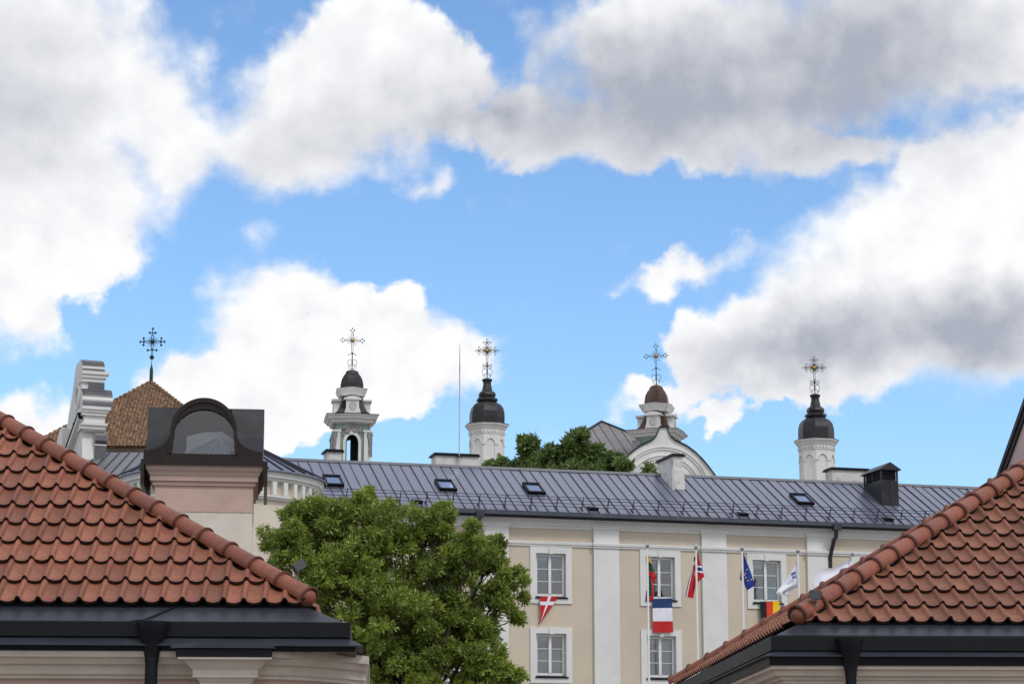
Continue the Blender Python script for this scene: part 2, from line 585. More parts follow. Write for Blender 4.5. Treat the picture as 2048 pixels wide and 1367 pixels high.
    # eaves, gutter and cornice swept round the corner
    def sweep(nm, mt, pr, t0=None, ch=0.0, smooth=False):
        sbb = MB()
        rows_ = []
        for (o, py) in pr:
            z = fr.zx(corner[0] + m * 200, py, -o)
            if ch:
                a, e = chamfer
                pts = [(m * W, -o, z), (m * a, -o, z)]
                for q in range(1, 6):
                    f = q / 6
                    pts.append((m * (a + (e - a) * f) - m * o * f * .2, -o + (.95 * f ** 1.6), z))
                pts += [(m * e - m * o * .2, -o + .95, z), (m * e - m * o * .2, D, z)]
            else:
                pts = [(m * W, -o, z), (-m * o, -o, z), (-m * o, D + o, z)]
            rows_.append(pts)
        sbb.loft(rows_)
        return sbb.build(nm, mt, root, 'auto' if smooth else False)
    for nm, mt, pr, ch in prof:
        sweep(nm, mt, pr, ch=ch, smooth=(nm == 'cornice'))
    return fr, root, z0

LPROF = [('eave_apron', METAL, [(-.25, 1196), (.0, 1213), (.36, 1241.5)], 0),
         ('gutter', METAL_D, [(.36, 1243), (.42, 1242), (.43, 1243), (.43, 1272), (.36, 1274)], 0),
         ('cornice_flashing', METAL, [(.30, 1268), (.40, 1274), (.56, 1288), (.56, 1290)], 0),
         ('fascia', METAL_D, [(.555, 1290), (.49, 1291), (.48, 1301), (.30, 1302)], 0),
         ('cornice', CREAM, [(.46, 1296), (.46, 1311), (.455, 1313), (.40, 1315), (.39, 1319), (.37, 1327), (.31, 1331), (.30, 1334), (.30, 1347),
                             (.27, 1350), (.26, 1352), (.26, 1356), (.20, 1359)], 1),
         ('wall', PINKW, [(.19, 1355), (.19, 1632 + 320)], 1)]
RPROF = [('eave_apron', METAL, [(-.25, 1236), (.0, 1247), (.29, 1270)], 0),
         ('gutter', METAL_D, [(.29, 1272), (.34, 1271), (.35, 1272), (.35, 1300), (.29, 1302)], 0),
         ('cornice_flashing', METAL, [(.25, 1297), (.33, 1302), (.44, 1310), (.44, 1312)], 0),
         ('fascia', METAL_D, [(.435, 1312), (.38, 1313), (.37, 1330), (.2, 1331)], 0),
         ('cornice', CREAM, [(.35, 1328), (.35, 1337), (.33, 1339), (.31, 1343), (.30, 1350), (.26, 1353), (.25, 1355), (.25, 1358), (.21, 1360), (.21, 1366), (.16, 1370)], 0),
         ('wall', PINKW, [(.14, 1366), (.14, 1632 + 320)], 0)]
LP, LPo, LPz = pavilion('tiled_pavilion', 'low pavilion with bright red pantile hip roof beside the pink turret', (616, 1207), 22.0, R(3.5), -1, R(32.7), .452, .202, .44,
                        11.0, 9.0, 3.2, TILE, LPROF, (.36, -.52), .014)
RP, RPo, RPz = pavilion('tiled_pavilion', 'low pavilion with weathered red pantile hip roof below the flagpoles', (1597, 1243), 23.1, R(2.3), 1, R(31.4), .372, .202, .395,
                        15.0, 11.6, 2.4, TILE_R, RPROF, (0, 0), .022)

def downpipe(fr, xs_top, y_top, xs_bot, y_bot, o):
    x0, zt = fr.px(xs_top[0], y_top, -o)
    x1, _ = fr.px(xs_top[1], y_top, -o)
    a0, zb = fr.px(xs_bot[0], y_bot, -o)
    a1, _ = fr.px(xs_bot[1], y_bot, -o)
    cx, cy = (x0 + x1) / 2, -o + .02
    r0, r1 = (x1 - x0) / 2, (a1 - a0) / 2
    b = MB()
    b.lathe([(r0 * .9, zt - .02), (r0, zt), (r0, zt - .03), (r0 * .82, zt - .12), (r1 * 1.15, zb + .03), (r1 * 1.1, zb)], 20, cx, cy)
    h = b.build('rain_hopper', METAL_D, fr.o, 'auto')
    b = MB()
    b.lathe([(r1 * .95, zb + .03), (r1 * .95, 0.05)], 16, cx, cy)
    b.lathe([(r1 * 1.04, zb - .0), (r1 * 1.04, zb - .05)], 16, cx, cy)
    b.build('downpipe', METAL_D, fr.o, 'auto')
downpipe(LP, (272, 339), 1242, (288, 315), 1312, .50)
downpipe(RP, (1673, 1727), 1274, (1686, 1709), 1341, .42)

# bracketed pilaster head on the left pavilion
def pil(fr):
    def q(x, y, o):
        return fr.px(x, y, -o)
    b = MB()
    x0, za = q(340, 1289, .64)
    x1, zb = q(551, 1295, .64)
    b.prism([(x0, zb), (x1, zb), (x1 - .02, za), (x0 + .02, za)], -.64, -.4)
    b.build('pilaster_flashing', METAL, fr.o)
    x0, za = q(352, 1296, .60)
    x1, zb = q(543, 1312, .60)
    bx('pilaster_fascia', METAL_D, fr.o, x0, x1, -.60, -.3, zb, za)
    xl, zt = q(356, 1312.5, .59)
    xr, _ = q(543, 1312.5, .59)
    zz = [q(400, y, .55)[1] for y in (1313, 1317, 1322, 1335, 1336, 1352, 1353, 1358)]
    b = MB()
    rows = []
    for ins, out, z in ((0, .59, zz[0]), (0, .59, zz[1]), (.03, .57, zz[1] - .004), (.06, .53, zz[2]), (.12, .48, zz[3]), (.135, .47, zz[4]), (.135, .47, zz[5]),
                        (.17, .43, zz[6]), (.19, .42, zz[7]), (.20, .40, zz[7] - .02), (.20, .40, .1)):
        rows.append([(xl + ins, -.15, z), (xl + ins, -out, z), (xr - ins, -out, z), (xr - ins, -.15, z)])
    b.loft(rows)
    b.build('pilaster', CREAM, fr.o)
pil(LP)
# cable lying over the left apron
cpts = []
for (x, y, o) in ((262, 1243, .42), (290, 1240, .36), (315, 1230, .22), (345, 1217, .06), (362, 1209, -.04)):
    a, z = LP.px(x, y, -o)
    cpts.append((a, -o, z + .012))
b = MB()
b.tube(cpts, .009, 6)
b.build('cable', METAL_D, LPo)

def floodlight(label, x, y, Y, tilt, yaw, foot):
    c = at_y(x, y, Y)
    fr = Frame('floodlight', label, 'lamp', (c.x, c.y), yaw, 'floodlights on the hip ends')
    M = Matrix.Translation((0, 0, c.z)) @ Matrix.Rotation(tilt, 4, 'Y')
    b = MB()
    b.prism([(-.06, -.035), (.05, -.045), (.06, .045), (-.06, .045)], -.05, .05)
    h = b.build('housing', mat('lamp_grey', lin(78, 80, 84), .5, .1, 6), fr.o)
    h.matrix_local = M
    g_ = bx('lamp_glass', GLASS, h, -.05, .045, .051, .053, -.03, .038)
    b = MB()
    f = at_y(foot[0], foot[1], Y + .05)
    d = fr.inv @ (f - fr.p)
    b.tube([(0, 0, c.z - .02), (d.x * .5, d.y * .5 + .02, (c.z + d.z) / 2 - .02), (d.x, d.y, d.z)], .014, 8)
    b.build('bracket', STEEL, fr.o)
floodlight('small grey floodlight at the lower end of the bright red hip', 598, 1131, 22.35, R(-35), R(20), (588, 1156))
floodlight('small dark floodlight at the lower end of the weathered hip', 1631, 1189, 23.15, R(8), R(-15), (1633, 1212))

# ------------------------------------------------------------------ long beige building
PHI = R(15.1)
A0 = at_y(1210, 1094, 88.0)
MBF = Frame('long_building', 'long beige building with white pilasters and dark seamed metal roof', 'building', (A0.x, A0.y), PHI)
mb = MBF.o
XL, XR = MBF.px(560, 1060)[0], MBF.px(2230, 1060)[0]
wx = [MBF.px(x, 1150)[0] for x in (1101.6, 1320, 1533.3)]
BAY = (wx[2] - wx[0]) / 2
WC = [wx[0] + BAY * i for i in range(-2, 5)]
PC = [wx[0] + BAY * (i + .5) for i in range(-3, 5)]
def zf(y, ly=0.0, x=1102):
    return MBF.px(x, y, ly)[1]
z_t = (zf(1106), zf(1193.5))
z_b = (zf(1266), zf(1352))
ow = (MBF.px(1131, 1150)[0] - MBF.px(1071, 1150)[0]) / 2
sw = (MBF.px(1142.7, 1150)[0] - MBF.px(1059.5, 1150)[0]) / 2
ZTOP = zf(1030)
# wall with real openings
xs = sorted([XL, XR] + [c + d for c in WC for d in (-ow, ow)])
zs = [0, z_b[1], z_b[0], z_t[1], z_t[0], ZTOP]
b = MB()
for i in range(len(xs) - 1):
    for j in range(5):
        xm, zm = (xs[i] + xs[i + 1]) / 2, (zs[j] + zs[j + 1]) / 2
        if any(abs(xm - c) < ow for c in WC) and j in (1, 3):
            continue
        b.add([(xs[i], 0, zs[j]), (xs[i + 1], 0, zs[j]), (xs[i + 1], 0, zs[j + 1]), (xs[i], 0, zs[j + 1])], [(0, 1, 2, 3)])
for c in WC:
    for (zt, zb) in (z_t, z_b):
        x0, x1 = c - ow, c + ow
        b.add([(x0, 0, zb), (x0, .32, zb), (x0, .32, zt), (x0, 0, zt)], [(0, 1, 2, 3)], 1)
        b.add([(x1, 0, zb), (x1, .32, zb), (x1, .32, zt), (x1, 0, zt)], [(0, 1, 2, 3)], 1)
        b.add([(x0, 0, zt), (x0, .32, zt), (x1, .32, zt), (x1, 0, zt)], [(0, 1, 2, 3)], 1)
        b.add([(x0, 0, zb), (x0, .32, zb), (x1, .32, zb), (x1, 0, zb)], [(0, 1, 2, 3)], 1)
DEP = 9.0
b.add([(XL, 0, 0), (XL, DEP, 0), (XL, DEP, ZTOP), (XL, 0, ZTOP)], [(0, 1, 2, 3)])
b.add([(XR, 0, 0), (XR, DEP, 0), (XR, DEP, ZTOP), (XR, 0, ZTOP)], [(0, 1, 2, 3)])
b.add([(XL, DEP, 0), (XR, DEP, 0), (XR, DEP, ZTOP), (XL, DEP, ZTOP)], [(0, 1, 2, 3)])
b.build('wall', [BEIGE, TRIM], mb)
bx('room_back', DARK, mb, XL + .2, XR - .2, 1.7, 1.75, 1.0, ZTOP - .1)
# cornice, string course
def moulding(nm, m_, pr, parent=mb):
    bb = MB()
    bb.loft([[(XL, -o, z), (XR, -o, z)] for o, z in pr])
    return bb.build(nm, m_, parent)
zc = lambda y, o: zf(y, -o, 1210)
moulding('cornice', TRIM, [(.02, zc(1061, .05)), (.06, zc(1060, .06)), (.09, zc(1056, .09)), (.14, zc(1054.5, .14)), (.14, zc(1052, .14)), (.16, zc(1051, .16)),
                           (.17, zc(1044, .17)), (.26, zc(1042, .26)), (.34, zc(1038, .34)), (.40, zc(1036, .40))])
moulding('string_course', TRIM, [(.01, zc(1096.5, .03)), (.06, zc(1095, .05)), (.06, zc(1092, .06)), (.10, zc(1091, .1)), (.11, zc(1086.5, .11)), (.01, zc(1085, .06))])
pw = (MBF.px(1235, 1150)[0] - MBF.px(1184.5, 1150)[0]) / 2
for c in PC:
    b = MB()
    b.box(c - pw, c + pw, -.13, .0, 0, zc(1058.5, .13))
    p_ = b.build('pilaster', TRIM, mb)
    b = MB()
    rows = []
    for e, o, y in ((0, .135, 1060), (.03, .16, 1058.5), (.05, .19, 1056), (.05, .19, 1054), (.09, .23, 1053), (.09, .23, 1050.8), (0, .13, 1050.5)):
        z = zc(y, o)
        rows.append([(c - pw - e, 0, z), (c - pw - e, -o, z), (c + pw + e, -o, z), (c + pw + e, 0, z)])
    b.loft(rows)
    b.build('capital', TRIM, p_)
    b = MB()
    rows = []
    for e, o, y in ((0, .135, 1097), (.03, .19, 1095), (.03, .19, 1092), (.06, .23, 1091), (.06, .24, 1086.5), (0, .135, 1085)):
        z = zc(y, o)
        rows.append([(c - pw - e, 0, z), (c - pw - e, -o, z), (c + pw + e, -o, z), (c + pw + e, 0, z)])
    b.loft(rows)
    b.build('band', TRIM, p_)

def rect_ring(b, x0, x1, z0, z1, X0, X1, Z0, Z1, ya, yb):
    """flat frame between an inner and an outer rectangle, ya front, yb back"""
    for (a0, a1, c0, c1) in ((X0, x0, Z0, Z1), (x1, X1, Z0, Z1), (x0, x1, Z0, z0), (x0, x1, z1, Z1)):
        b.box(a0, a1, ya, yb, c0, c1)

CURT = mat('curtain', lin(196, 194, 188), .9, .08, 3, stretch=(9, 1, 1))
BLIND = mat('blind', lin(206, 205, 202), .8, .05, 3)
def window(c, zt, zb, stt, sbt, curtain):
    x0, x1 = c - ow, c + ow
    b = MB()
    rect_ring(b, x0, x1, zb, zt, c - sw, c + sw, sbt, stt, -.055, 0.0)
    su = b.build('surround', TRIM, mb)
    b = MB()
    b.prism([(c - .075, zt - .03), (c + .075, zt - .03), (c + .11, stt + .0), (c - .11, stt + .0)], -.085, -.05)
    b.build('keystone', TRIM, su)
    b = MB()
    b.prism([(-.10, zb + .0), (-.10, zb - .06), (.30, zb - .02), (.30, zb + .05)], x0 - .04, x1 + .07, 'x')
    b.build('sill', METAL_D, su)
    f = MB()
    y0, y1 = .16, .26
    fx0, fx1, fz0, fz1 = x0 + .02, x1 - .02, zb + .05, zt - .01
    rect_ring(f, fx0 + .085, fx1 - .085, fz0 + .10, fz1 - .10, fx0, fx1, fz0, fz1, y0, y1)
    f.box(c - .055, c + .055, y0 - .02, y1 - .01, fz0 + .10, fz1 - .10)
    win = f.build('window', FRAME, mb)
    hgt = (fz1 - fz0 - .20)
    for sgn in (0, 1):
        px0 = fx0 + .085 if sgn == 0 else c + .055
        px1 = c - .055 if sgn == 0 else fx1 - .085
        for r in range(3):
            za, zb_ = fz0 + .10 + hgt * r / 3, fz0 + .10 + hgt * (r + 1) / 3
            bx('pane', GLASS, win, px0, px1, y0 + .05, y0 + .054, za + .012, zb_ - .012)
            if r:
                bx('glazing_bar', FRAME, win, px0, px1, y0 + .03, y0 + .07, za - .012, za + .012)
    bx('blind', BLIND, win, fx0 + .09, c - .06, y1 + .02, y1 + .03, fz1 - .10 - hgt * random.choice((.10, .14)), fz1 - .1)
    if curtain:
        b = MB()
        n = 40
        zt_ = fz0 + .1 + hgt * curtain
        b.loft([[(fx0 + .09 + (fx1 - fx0 - .18) * i / n, .42 + .03 * math.sin(i * 1.3), z) for i in range(n + 1)] for z in (fz0 + .05, zt_)])
        b.build('curtain', CURT, win, True)
for i, c in enumerate(WC):
    window(c, z_t[0], z_t[1], zf(1093), zf(1206), 0)
    window(c, z_b[0], z_b[1], zf(1253.8), zf(1365), (.62, .95)[i % 2])

# roof: eave edge to ridge
EO = .48
ZE = zf(1026.5, -EO, 1210)
RY = 4.05
ZR = MBF.px(1250, 946.5, RY)[1]
SL = math.hypot(RY + EO, ZR - ZE)
RP_ = math.atan2(ZR - ZE, RY + EO)
RM = Matrix.Translation((0, -EO, ZE)) @ Matrix.Rotation(RP_, 4, 'X')   # roof plane: x along, y up the slope, z off it
b = MB()
b.prism([(-EO + .02, ZE - .04), (RY, ZR - .04), (2 * RY + EO, ZE - .04)], XL, XR, 'x')
roof = b.build('roof', SEAM_D, mb)
PWID = (MBF.px(1240, 945, RY)[0] - MBF.px(840, 928.4, RY)[0]) / 20.4
pb = MB()
pb.add([(0, 0, 0), (PWID, 0, 0), (PWID, SL, 0), (0, SL, 0)], [(0, 1, 2, 3)])
pb.box(-.010, .010, 0, SL, 0, .032, 1)
pm = pb.mesh('roof_panel', [SEAM, SEAM_D])
for i in range(int((XR - XL) / PWID)):
    obj('roof_panel', pm, roof, mw=Matrix.Translation((XL + i * PWID, 0, 0)) @ RM @ Matrix.Translation((0, 0, .003 * random.random())) @ Matrix.Rotation(random.uniform(-.002, .002), 4, 'X'))
b = MB()
b.prism([(RY - .16, ZR - .06), (RY, ZR + .07), (RY + .16, ZR - .06)], XL, XR, 'x')
b.build('ridge_cap', SEAM_L, roof)
# eave sheet and gutter
b = MB()
b.loft([[(XL, -o, z), (XR, -o, z)] for o, z in ((EO - .02, ZE + .01), (EO + .12, ZE - .16), (EO + .12, ZE - .19))])
b.build('eave_sheet', METAL, mb)
b = MB()
b.prism([(-EO - .12, ZE - .17), (-EO - .10, ZE - .26), (-EO + .02, ZE - .28), (-EO + .08, ZE - .18)], XL, XR, 'x')
b.build('gutter', METAL_D, mb)

def roofpt(x, y):
    """pixel on the front roof plane -> (along, up-slope)"""
    e = MBF.inv @ (EYE - MBF.p)
    d = MBF.inv @ ray(x, y)
    q = RM.inverted()
    e2 = q @ e
    d2 = q.to_3x3() @ d
    h = e2 + d2 * (-e2.z / d2.z)
    return h.x, h.y
# snow guard
gy = [roofpt(1040, y)[1] for y in (1012, 1007)]
b_y = roofpt(1040, 1014)[1]
for k_, h in enumerate((.10, .24, .40, .52)):
    b = MB()
    b.tube([RM @ Vector((XL + .2, b_y - .02 * k_, h)), RM @ Vector((XR - .2, b_y - .02 * k_, h))], .013, 5)
    b.build('guard_rail', GUARD, roof)
bb = MB()
bb.tube([(0, -.12, 0), (0, -.06, .55)], .013, 5)
bb.tube([(0, .06, 0), (0, -.06, .55)], .011, 5)
bb.box(-.03, .03, -.2, .26, 0, .02)
gm = bb.mesh('guard_bracket', GUARD)
GX = (MBF.px(1240, 1010, 0)[0] - MBF.px(880, 1000, 0)[0]) / 7
for i in range(int((XR - XL) / GX)):
    obj('guard_bracket', gm, roof, mw=RM @ Matrix.Translation((XL + .4 + i * GX, b_y, 0.0)))
# skylights
for (x, y) in ((666, 964), (891, 973), (1067, 979.5), (1603, 1000.5)):
    a, u = roofpt(x, y)
    w2, l2 = .36, .56
    b = MB()
    for (x0, x1, y0, y1, h) in ((-w2, -w2 + .08, -l2, l2, .12), (w2 - .08, w2, -l2, l2, .12), (-w2, w2, -l2, -l2 + .09, .13), (-w2, w2, l2 - .12, l2, .14)):
        b.box(x0, x1, y0, y1, 0, h)
    b.box(-w2 + .04, w2 - .04, -l2 + .04, l2 - .04, .01, .03)
    s_ = b.build('skylight', METAL_D, roof)
    s_.matrix_local = RM @ Matrix.Translation((a, u, .01))
    bx('pane', GREYM if False else mat('skylight_glass', lin(112, 138, 180), .18, .02, 1, metallic=.9), s_, -w2 + .075, w2 - .075, -l2 + .085, l2 - .115, .085, .09)
for (x, y) in ((834, 1003), (1185, 1017), (1485, 1028), (1775, 1038.5)):
    a, u = roofpt(x, y)
    b = MB()
    b.prism([(-.22, 0), (.22, 0), (.22, .03), (-.22, .13)], -.19, .19, 'x')
    v = b.build('roof_vent', METAL_D, roof)
    v.matrix_local = RM @ Matrix.Translation((a, u, 0))
# chimneys
def chimney(x0, x1, yt, ly, depth, capy, z_bot):
    a0, zt = MBF.px(x0, yt, ly)
    a1 = MBF.px(x1, yt, ly)[0]
    b = MB()
    b.box(a0, a1, ly, ly + depth, z_bot, zt)
    c_ = b.build('chimney', CHIM, roof)
    bv = c_.modifiers.new('soft', 'BEVEL')
    bv.width, bv.segments = .03, 2
    th = capy
    b = MB()
    b.box(a0 - .09, a1 + .09, ly - .09, ly + depth + .09, zt - .01, zt + th * .45)
    b.box(a0 - .05, a1 + .05, ly - .05, ly + depth + .05, zt + th * .45, zt + th)
    b.build('chimney_cap', METAL_D, c_)
    return c_, a0, a1, zt
chimney(654, 684, 902, 4.6, .8, .10, ZR - 1.0)
c2 = chimney(871, 955.5, 909, 4.6, .8, .10, ZR - 1.0)
chimney(1345.5, 1366, 911, 2.55, 2.0, .10, ZE)
cs, a0_, a1_, zt_ = chimney(1664, 1736, 938, 4.6, .8, .10, ZR - 1.0)
# plinth of the middle chimney
a0, zt = MBF.px(1343.5, 939.5, 2.5)
a1 = MBF.px(1368.5, 939.5, 2.5)[0]
bx('chimney_plinth', CHIM, roof, a0, a1, 2.47, 4.6, ZE, zt)
# louvred sheet-metal vent house
fx0, fzt = MBF.px(1761.5, 939, 1.55)
fx1 = MBF.px(1795.5, 939, 1.55)[0]
b = MB()
b.box(fx0, fx1, 1.55, 3.35, ZE, fzt - .42)
for xx in (fx0, fx1 - .06):
    for yy in (1.55, 2.42, 3.29):
        b.box(xx, xx + .06, yy, yy + .06, fzt - .42, fzt)
b.box(fx0 + .08, fx1 - .08, 1.63, 3.27, fzt - .42, fzt)
vh = b.build('vent_house', BLACKM, roof)
for i in range(5):
    z = fzt - .38 + i * .075
    b = MB()
    b.prism([(1.56, z), (1.62, z + .05), (1.62, z + .06), (1.56, z + .01)], fx0 + .06, fx1 - .06, 'x')
    b.prism([(fx0 + .01, z), (fx0 + .07, z + .05), (fx0 + .07, z + .06), (fx0 + .01, z + .01)], 1.61, 3.29, 'y')
    b.build('louvre', BLACKM, vh)
b = MB()
xm = (fx0 + fx1) / 2
b.prism([(fx0 - .1, fzt), (fx1 + .1, fzt), (fx1 + .1, fzt + .03), (xm, fzt + .34), (fx0 - .1, fzt + .03)], 1.42, 3.48, 'y')
b.build('vent_roof', BLACKM, vh)
for xx in (fx0 + .25, fx0 + .5):
    bx('sheet_seam', BLACKM, vh, xm - .012, xm + .012, 1.53, 1.55, ZE + .3, fzt - .43)
    break
# downpipes with hopper heads
for (x, y) in ((959, 1022), (1673, 1046)):
    a = MBF.px(x, y, -.6)[0]
    b = MB()
    b.box(a - .16, a + .16, -EO - .26, -EO + .0, ZE - .36, ZE - .10)
    h = b.build('rain_hopper', METAL, mb)
    b = MB()
    b.tube([(a, -.55, ZE - .3), (a, -.52, ZE - .6), (a - .05, -.40, ZE - .75), (a - .12, -.22, ZE - 1.25), (a - .13, -.14, ZE - 1.45), (a - .13, -.14, .2)], .085, 10)
    b.build('downpipe', METAL, mb, True)

# lightning rod fixed to the second chimney
a, z = MBF.px(918.5, 929, 4.45)
za = MBF.px(918.5, 686, 4.45)[1]
w_ = MBF.o
wp = MBF.p + MBF.inv.inverted() @ Vector((a, 4.45, 0))
lr = Frame('lightning_rod', 'tall thin lightning rod rising from a white chimney', 'rod', (wp.x, wp.y), PHI)
b = MB()
b.tube([(0, 0, z - .3), (0, 0, za - 1.2)], .028, 6)
b.build('mast', STEEL, lr.o)
b = MB()
b.tube([(0, 0, za - 1.2), (0, 0, za)], .02, 6, r1=.006)
b.build('tip', IRON, lr.o)
zz = MBF.px(918, 912, 4.45)[1]
b = MB()
b.tube([(-.12, .05, zz), (.12, .05, zz)], .02, 5)
b.box(-.05, .05, -.04, .1, zz - .03, zz + .03)
b.build('clamp', IRON, lr.o)

# ------------------------------------------------------------------ round tower at its left end
RC = at_y(443, 965, 80.0)
RR = 207 / F * 80.0
rt = Frame('round_tower', 'round cream tower with bracketed frieze and low conical metal roof', 'tower', (RC.x, RC.y))
z_e = RC.z
b = MB()
b.lathe([(RR * .90, 0), (RR * .90, z_e - .95)], 64)
b.build('wall', mat('cream_drum', lin(216, 204, 188), .9, .05, .6, dirt=lin(190, 176, 158), dirt_amt=.5, dirt_scale=.5), rt.o, True)
b = MB()
b.lathe([(RR * .90, z_e - 1.02), (RR * .935, z_e - 1.0), (RR * .94, z_e - .93), (RR * .955, z_e - .92), (RR * .955, z_e - .86), (RR * .91, z_e - .85), (RR * .91, z_e - .36),
         (RR * .95, z_e - .35), (RR * .96, z_e - .26), (RR * .985, z_e - .24), (RR * .99, z_e - .13), (RR, z_e - .12), (RR, z_e - .03), (RR * .96, z_e)], 96)
b.build('cornice', TRIM, rt.o, 'auto')
nb = 46
for i in range(nb):
    a = 2 * math.pi * i / nb
    b = MB()
    b.prism([(-.07, z_e - .85), (.07, z_e - .85), (.10, z_e - .36), (-.10, z_e - .36)], -RR * .955, -RR * .90)
    o = b.build('bracket', TRIM, rt.o)
    o.rotation_euler = (0, 0, a)
b = MB()
b.lathe([(RR * .912, z_e - .84), (RR * .912, z_e - .37)], 64)
b.build('frieze', BEIGE, rt.o, True)
za_ = at_y(443, 861, 80).z
b = MB()
b.lathe([(RR * 1.02, z_e - .06), (RR * 1.03, z_e + .0), (.02, za_)], 48)
rtr = b.build('roof', SEAM, rt.o, True)
for i in range(44):
    a = 2 * math.pi * i / 44
    b = MB()
    b.tube([(RR * 1.03 * math.sin(a), -RR * 1.03 * math.cos(a), z_e + .03), (.05 * math.sin(a), -.05 * math.cos(a), za_ + .02)], .03, 4)
    b.build('seam', SEAM_D, rtr)

# ------------------------------------------------------------------ pink turret with arched glazed lantern
TC = at_y(407, 950, 40.0)
tu = Frame('pink_turret', 'slim pink turret with arched window in a dark bronze hood', 'turret', (TC.x, TC.y), R(6.3))
q = lambda x, y, ly=0.0: tu.px(x, y, ly)
wl, wr = q(308.5, 1000)[0], q(506, 1000)[0]
bx('wall', PINKW, tu.o, wl, wr, 0, 2.2, q(400, 1023)[1], q(400, 955)[1])
bx('lower_wall', PALEW, tu.o, wl - .004, wr - .006, .012, 2.21, 0, q(400, 1023)[1])
b = MB()
rows = []
for e, y in ((0, 972), (.04, 970), (.04, 963), (.085, 961), (.085, 952), (.10, 950), (.12, 944), (.165, 938), (.165, 931), (.2, 928)):
    z = q(400, y, -e)[1]
    rows.append([(wl - e, 2.2 + e, z), (wl - e, -e, z), (wr + e, -e, z), (wr + e, 2.2 + e, z)])
b.loft(rows)
b.build('cornice', PINKW, tu.o)
e = .24
zb_, zt_ = q(400, 929, -e)[1], q(400, 919, -e)[1]
b = MB()
b.box(wl - e, wr + e, -e, 2.2 + e, zb_, zt_)
b.box(wr + e - .05, wr + e + .012, -e - .012, 2.2, q(500, 972, -e)[1], zt_ - .004)
b.box(wl - e - .012, wl - e + .05, -e - .012, 2.2, q(500, 972, -e)[1], zt_ - .004)
b.build('base_flashing', BRONZE, tu.o)
# hood body: swept hollow roof either side of the arch
hl, hr = q(294.5, 900, .5)[0], q(527, 900, .5)[0]
z_top = q(400, 818.5, .55)[1]
b = MB()
prof = [(-.16, zt_), (-.14, zt_ + .12), (0.0, zt_ + .22), (.18, zt_ + .42), (.28, zt_ + .62), (.33, z_top - .12), (.40, z_top), (1.9, z_top), (2.3, zt_)]
HOODM = mat('hood_sheet', lin(68, 68, 69), .32, .14, 2, metallic=.7, rough_var=.07)
cxh = (hl + hr) / 2
for (xa_, xb_) in ((hl, cxh - .47), (cxh + .47, hr)):
    b = MB()
    b.prism(prof, xa_, xb_, 'x')
    b.build('hood', HOODM, tu.o, 'auto')
b = MB()
b.prism([(.67, zt_), (.67, z_top), (1.9, z_top), (2.3, zt_)], cxh - .47, cxh + .47, 'x')
b.build('hood_back', HOODM, tu.o)
b = MB()
b.box(cxh - .47, cxh + .47, .40, .67, z_top - .03, z_top)
b.build('hood_top', HOODM, tu.o)

# arched front: outline flares out to the base
cx = q(406.5, 900, -.2)[0]
zs_ = q(406, 862, -.2)[1]
ro = (q(473, 860, -.2)[0] - q(339.5, 860, -.2)[0]) / 2
ztop = q(406, 795.5, -.2)[1]
zb0 = zt_ + .002
ro_z = ztop - zs_
outl = []
flw = (q(527, 910, -.2)[0] - q(289, 910, -.2)[0]) / 2
zfl = q(300, 899, -.2)[1]
arc = [(math.cos(R(a)) * ro, zs_ + math.sin(R(a)) * ro_z) for a in range(0, 181, 9)]
fl = []
for i in range(9):
    f = i / 8
    a = R(90 * f)
    fl.append((ro + (flw - ro) * (1 - math.cos(a)), zs_ - .04 - (zs_ - .04 - zfl) * math.sin(a)))
right = [(flw, zb0), (flw, zfl)] + fl[::-1][1:]
outl = [(cx + x, z) for x, z in right] + [(cx + x, z) for x, z in arc] + [(cx - x, z) for x, z in right[::-1]]
# inner opening
gi = (q(472, 890, -.2)[0] - q(345, 890, -.2)[0]) / 2
gz0, gz1 = q(400, 907, -.2)[1], q(400, 817.5, -.2)[1]
def inner(r_, top):
    pts = [(gi * r_, gz0)]
    for a in range(0, 181, 10):
        pts.append((math.cos(R(a)) * gi * .97 * r_, gz0 + .30 + math.sin(R(a)) * (top - gz0 - .30)))
    pts.append((-gi * r_, gz0))
    return [(cx + x, z) for x, z in pts]
def ring_face(b, outer, innerp, ya, yb):
    """plate with a hole: bridge both outlines by angle"""
    bm = bmesh.new()
    def loop(pts, y):
        vs = [bm.verts.new((x, y, z)) for x, z in pts]
        return [bm.edges.new((vs[i], vs[(i + 1) % len(vs)])) for i in range(len(vs))]
    e1, e2 = loop(outer, ya), loop(innerp, ya)
    bmesh.ops.triangle_fill(bm, use_beauty=True, edges=e1 + e2)
    r = bmesh.ops.extrude_face_region(bm, geom=bm.faces[:])
    for v in [g_ for g_ in r['geom'] if isinstance(g_, bmesh.types.BMVert)]:
        v.co.y = yb
    bm.verts.index_update()
    b.add([v.co[:] for v in bm.verts], [[v.index for v in f.verts] for f in bm.faces])
    bm.free()
b = MB()
ring_face(b, outl, inner(1, gz1), -.2, .0)
b.build('arch_front', BRONZE, tu.o)
b = MB()
orng = [(cx + gi + .07, gz0)] + [(cx + math.cos(R(a)) * ro * 1.0, zs_ + math.sin(R(a)) * ro_z) for a in range(0, 181, 6)] + [(cx - gi - .07, gz0)]
b.loft([[(x, y, z) for x, z in orng] for y in (-.24, -.24, .5)])
inn = [(cx + gi, gz0)] + [(cx + math.cos(R(a)) * ro * .88, zs_ + math.sin(R(a)) * ro_z * .86) for a in range(0, 181, 6)] + [(cx - gi, gz0)]
b.loft([[(x, -.24, z) for x, z in orng], [(x, -.24, z) for x, z in inn], [(x, -.15, z) for x, z in inn]])
b.build('arch_rim', BRONZE, tu.o, 'auto')
b = MB()
b.add([(x, -.12, z) for x, z in inner(1.0, gz1)], [tuple(range(len(inner(1, gz1))))])
b.build('glass', GLASS, tu.o)
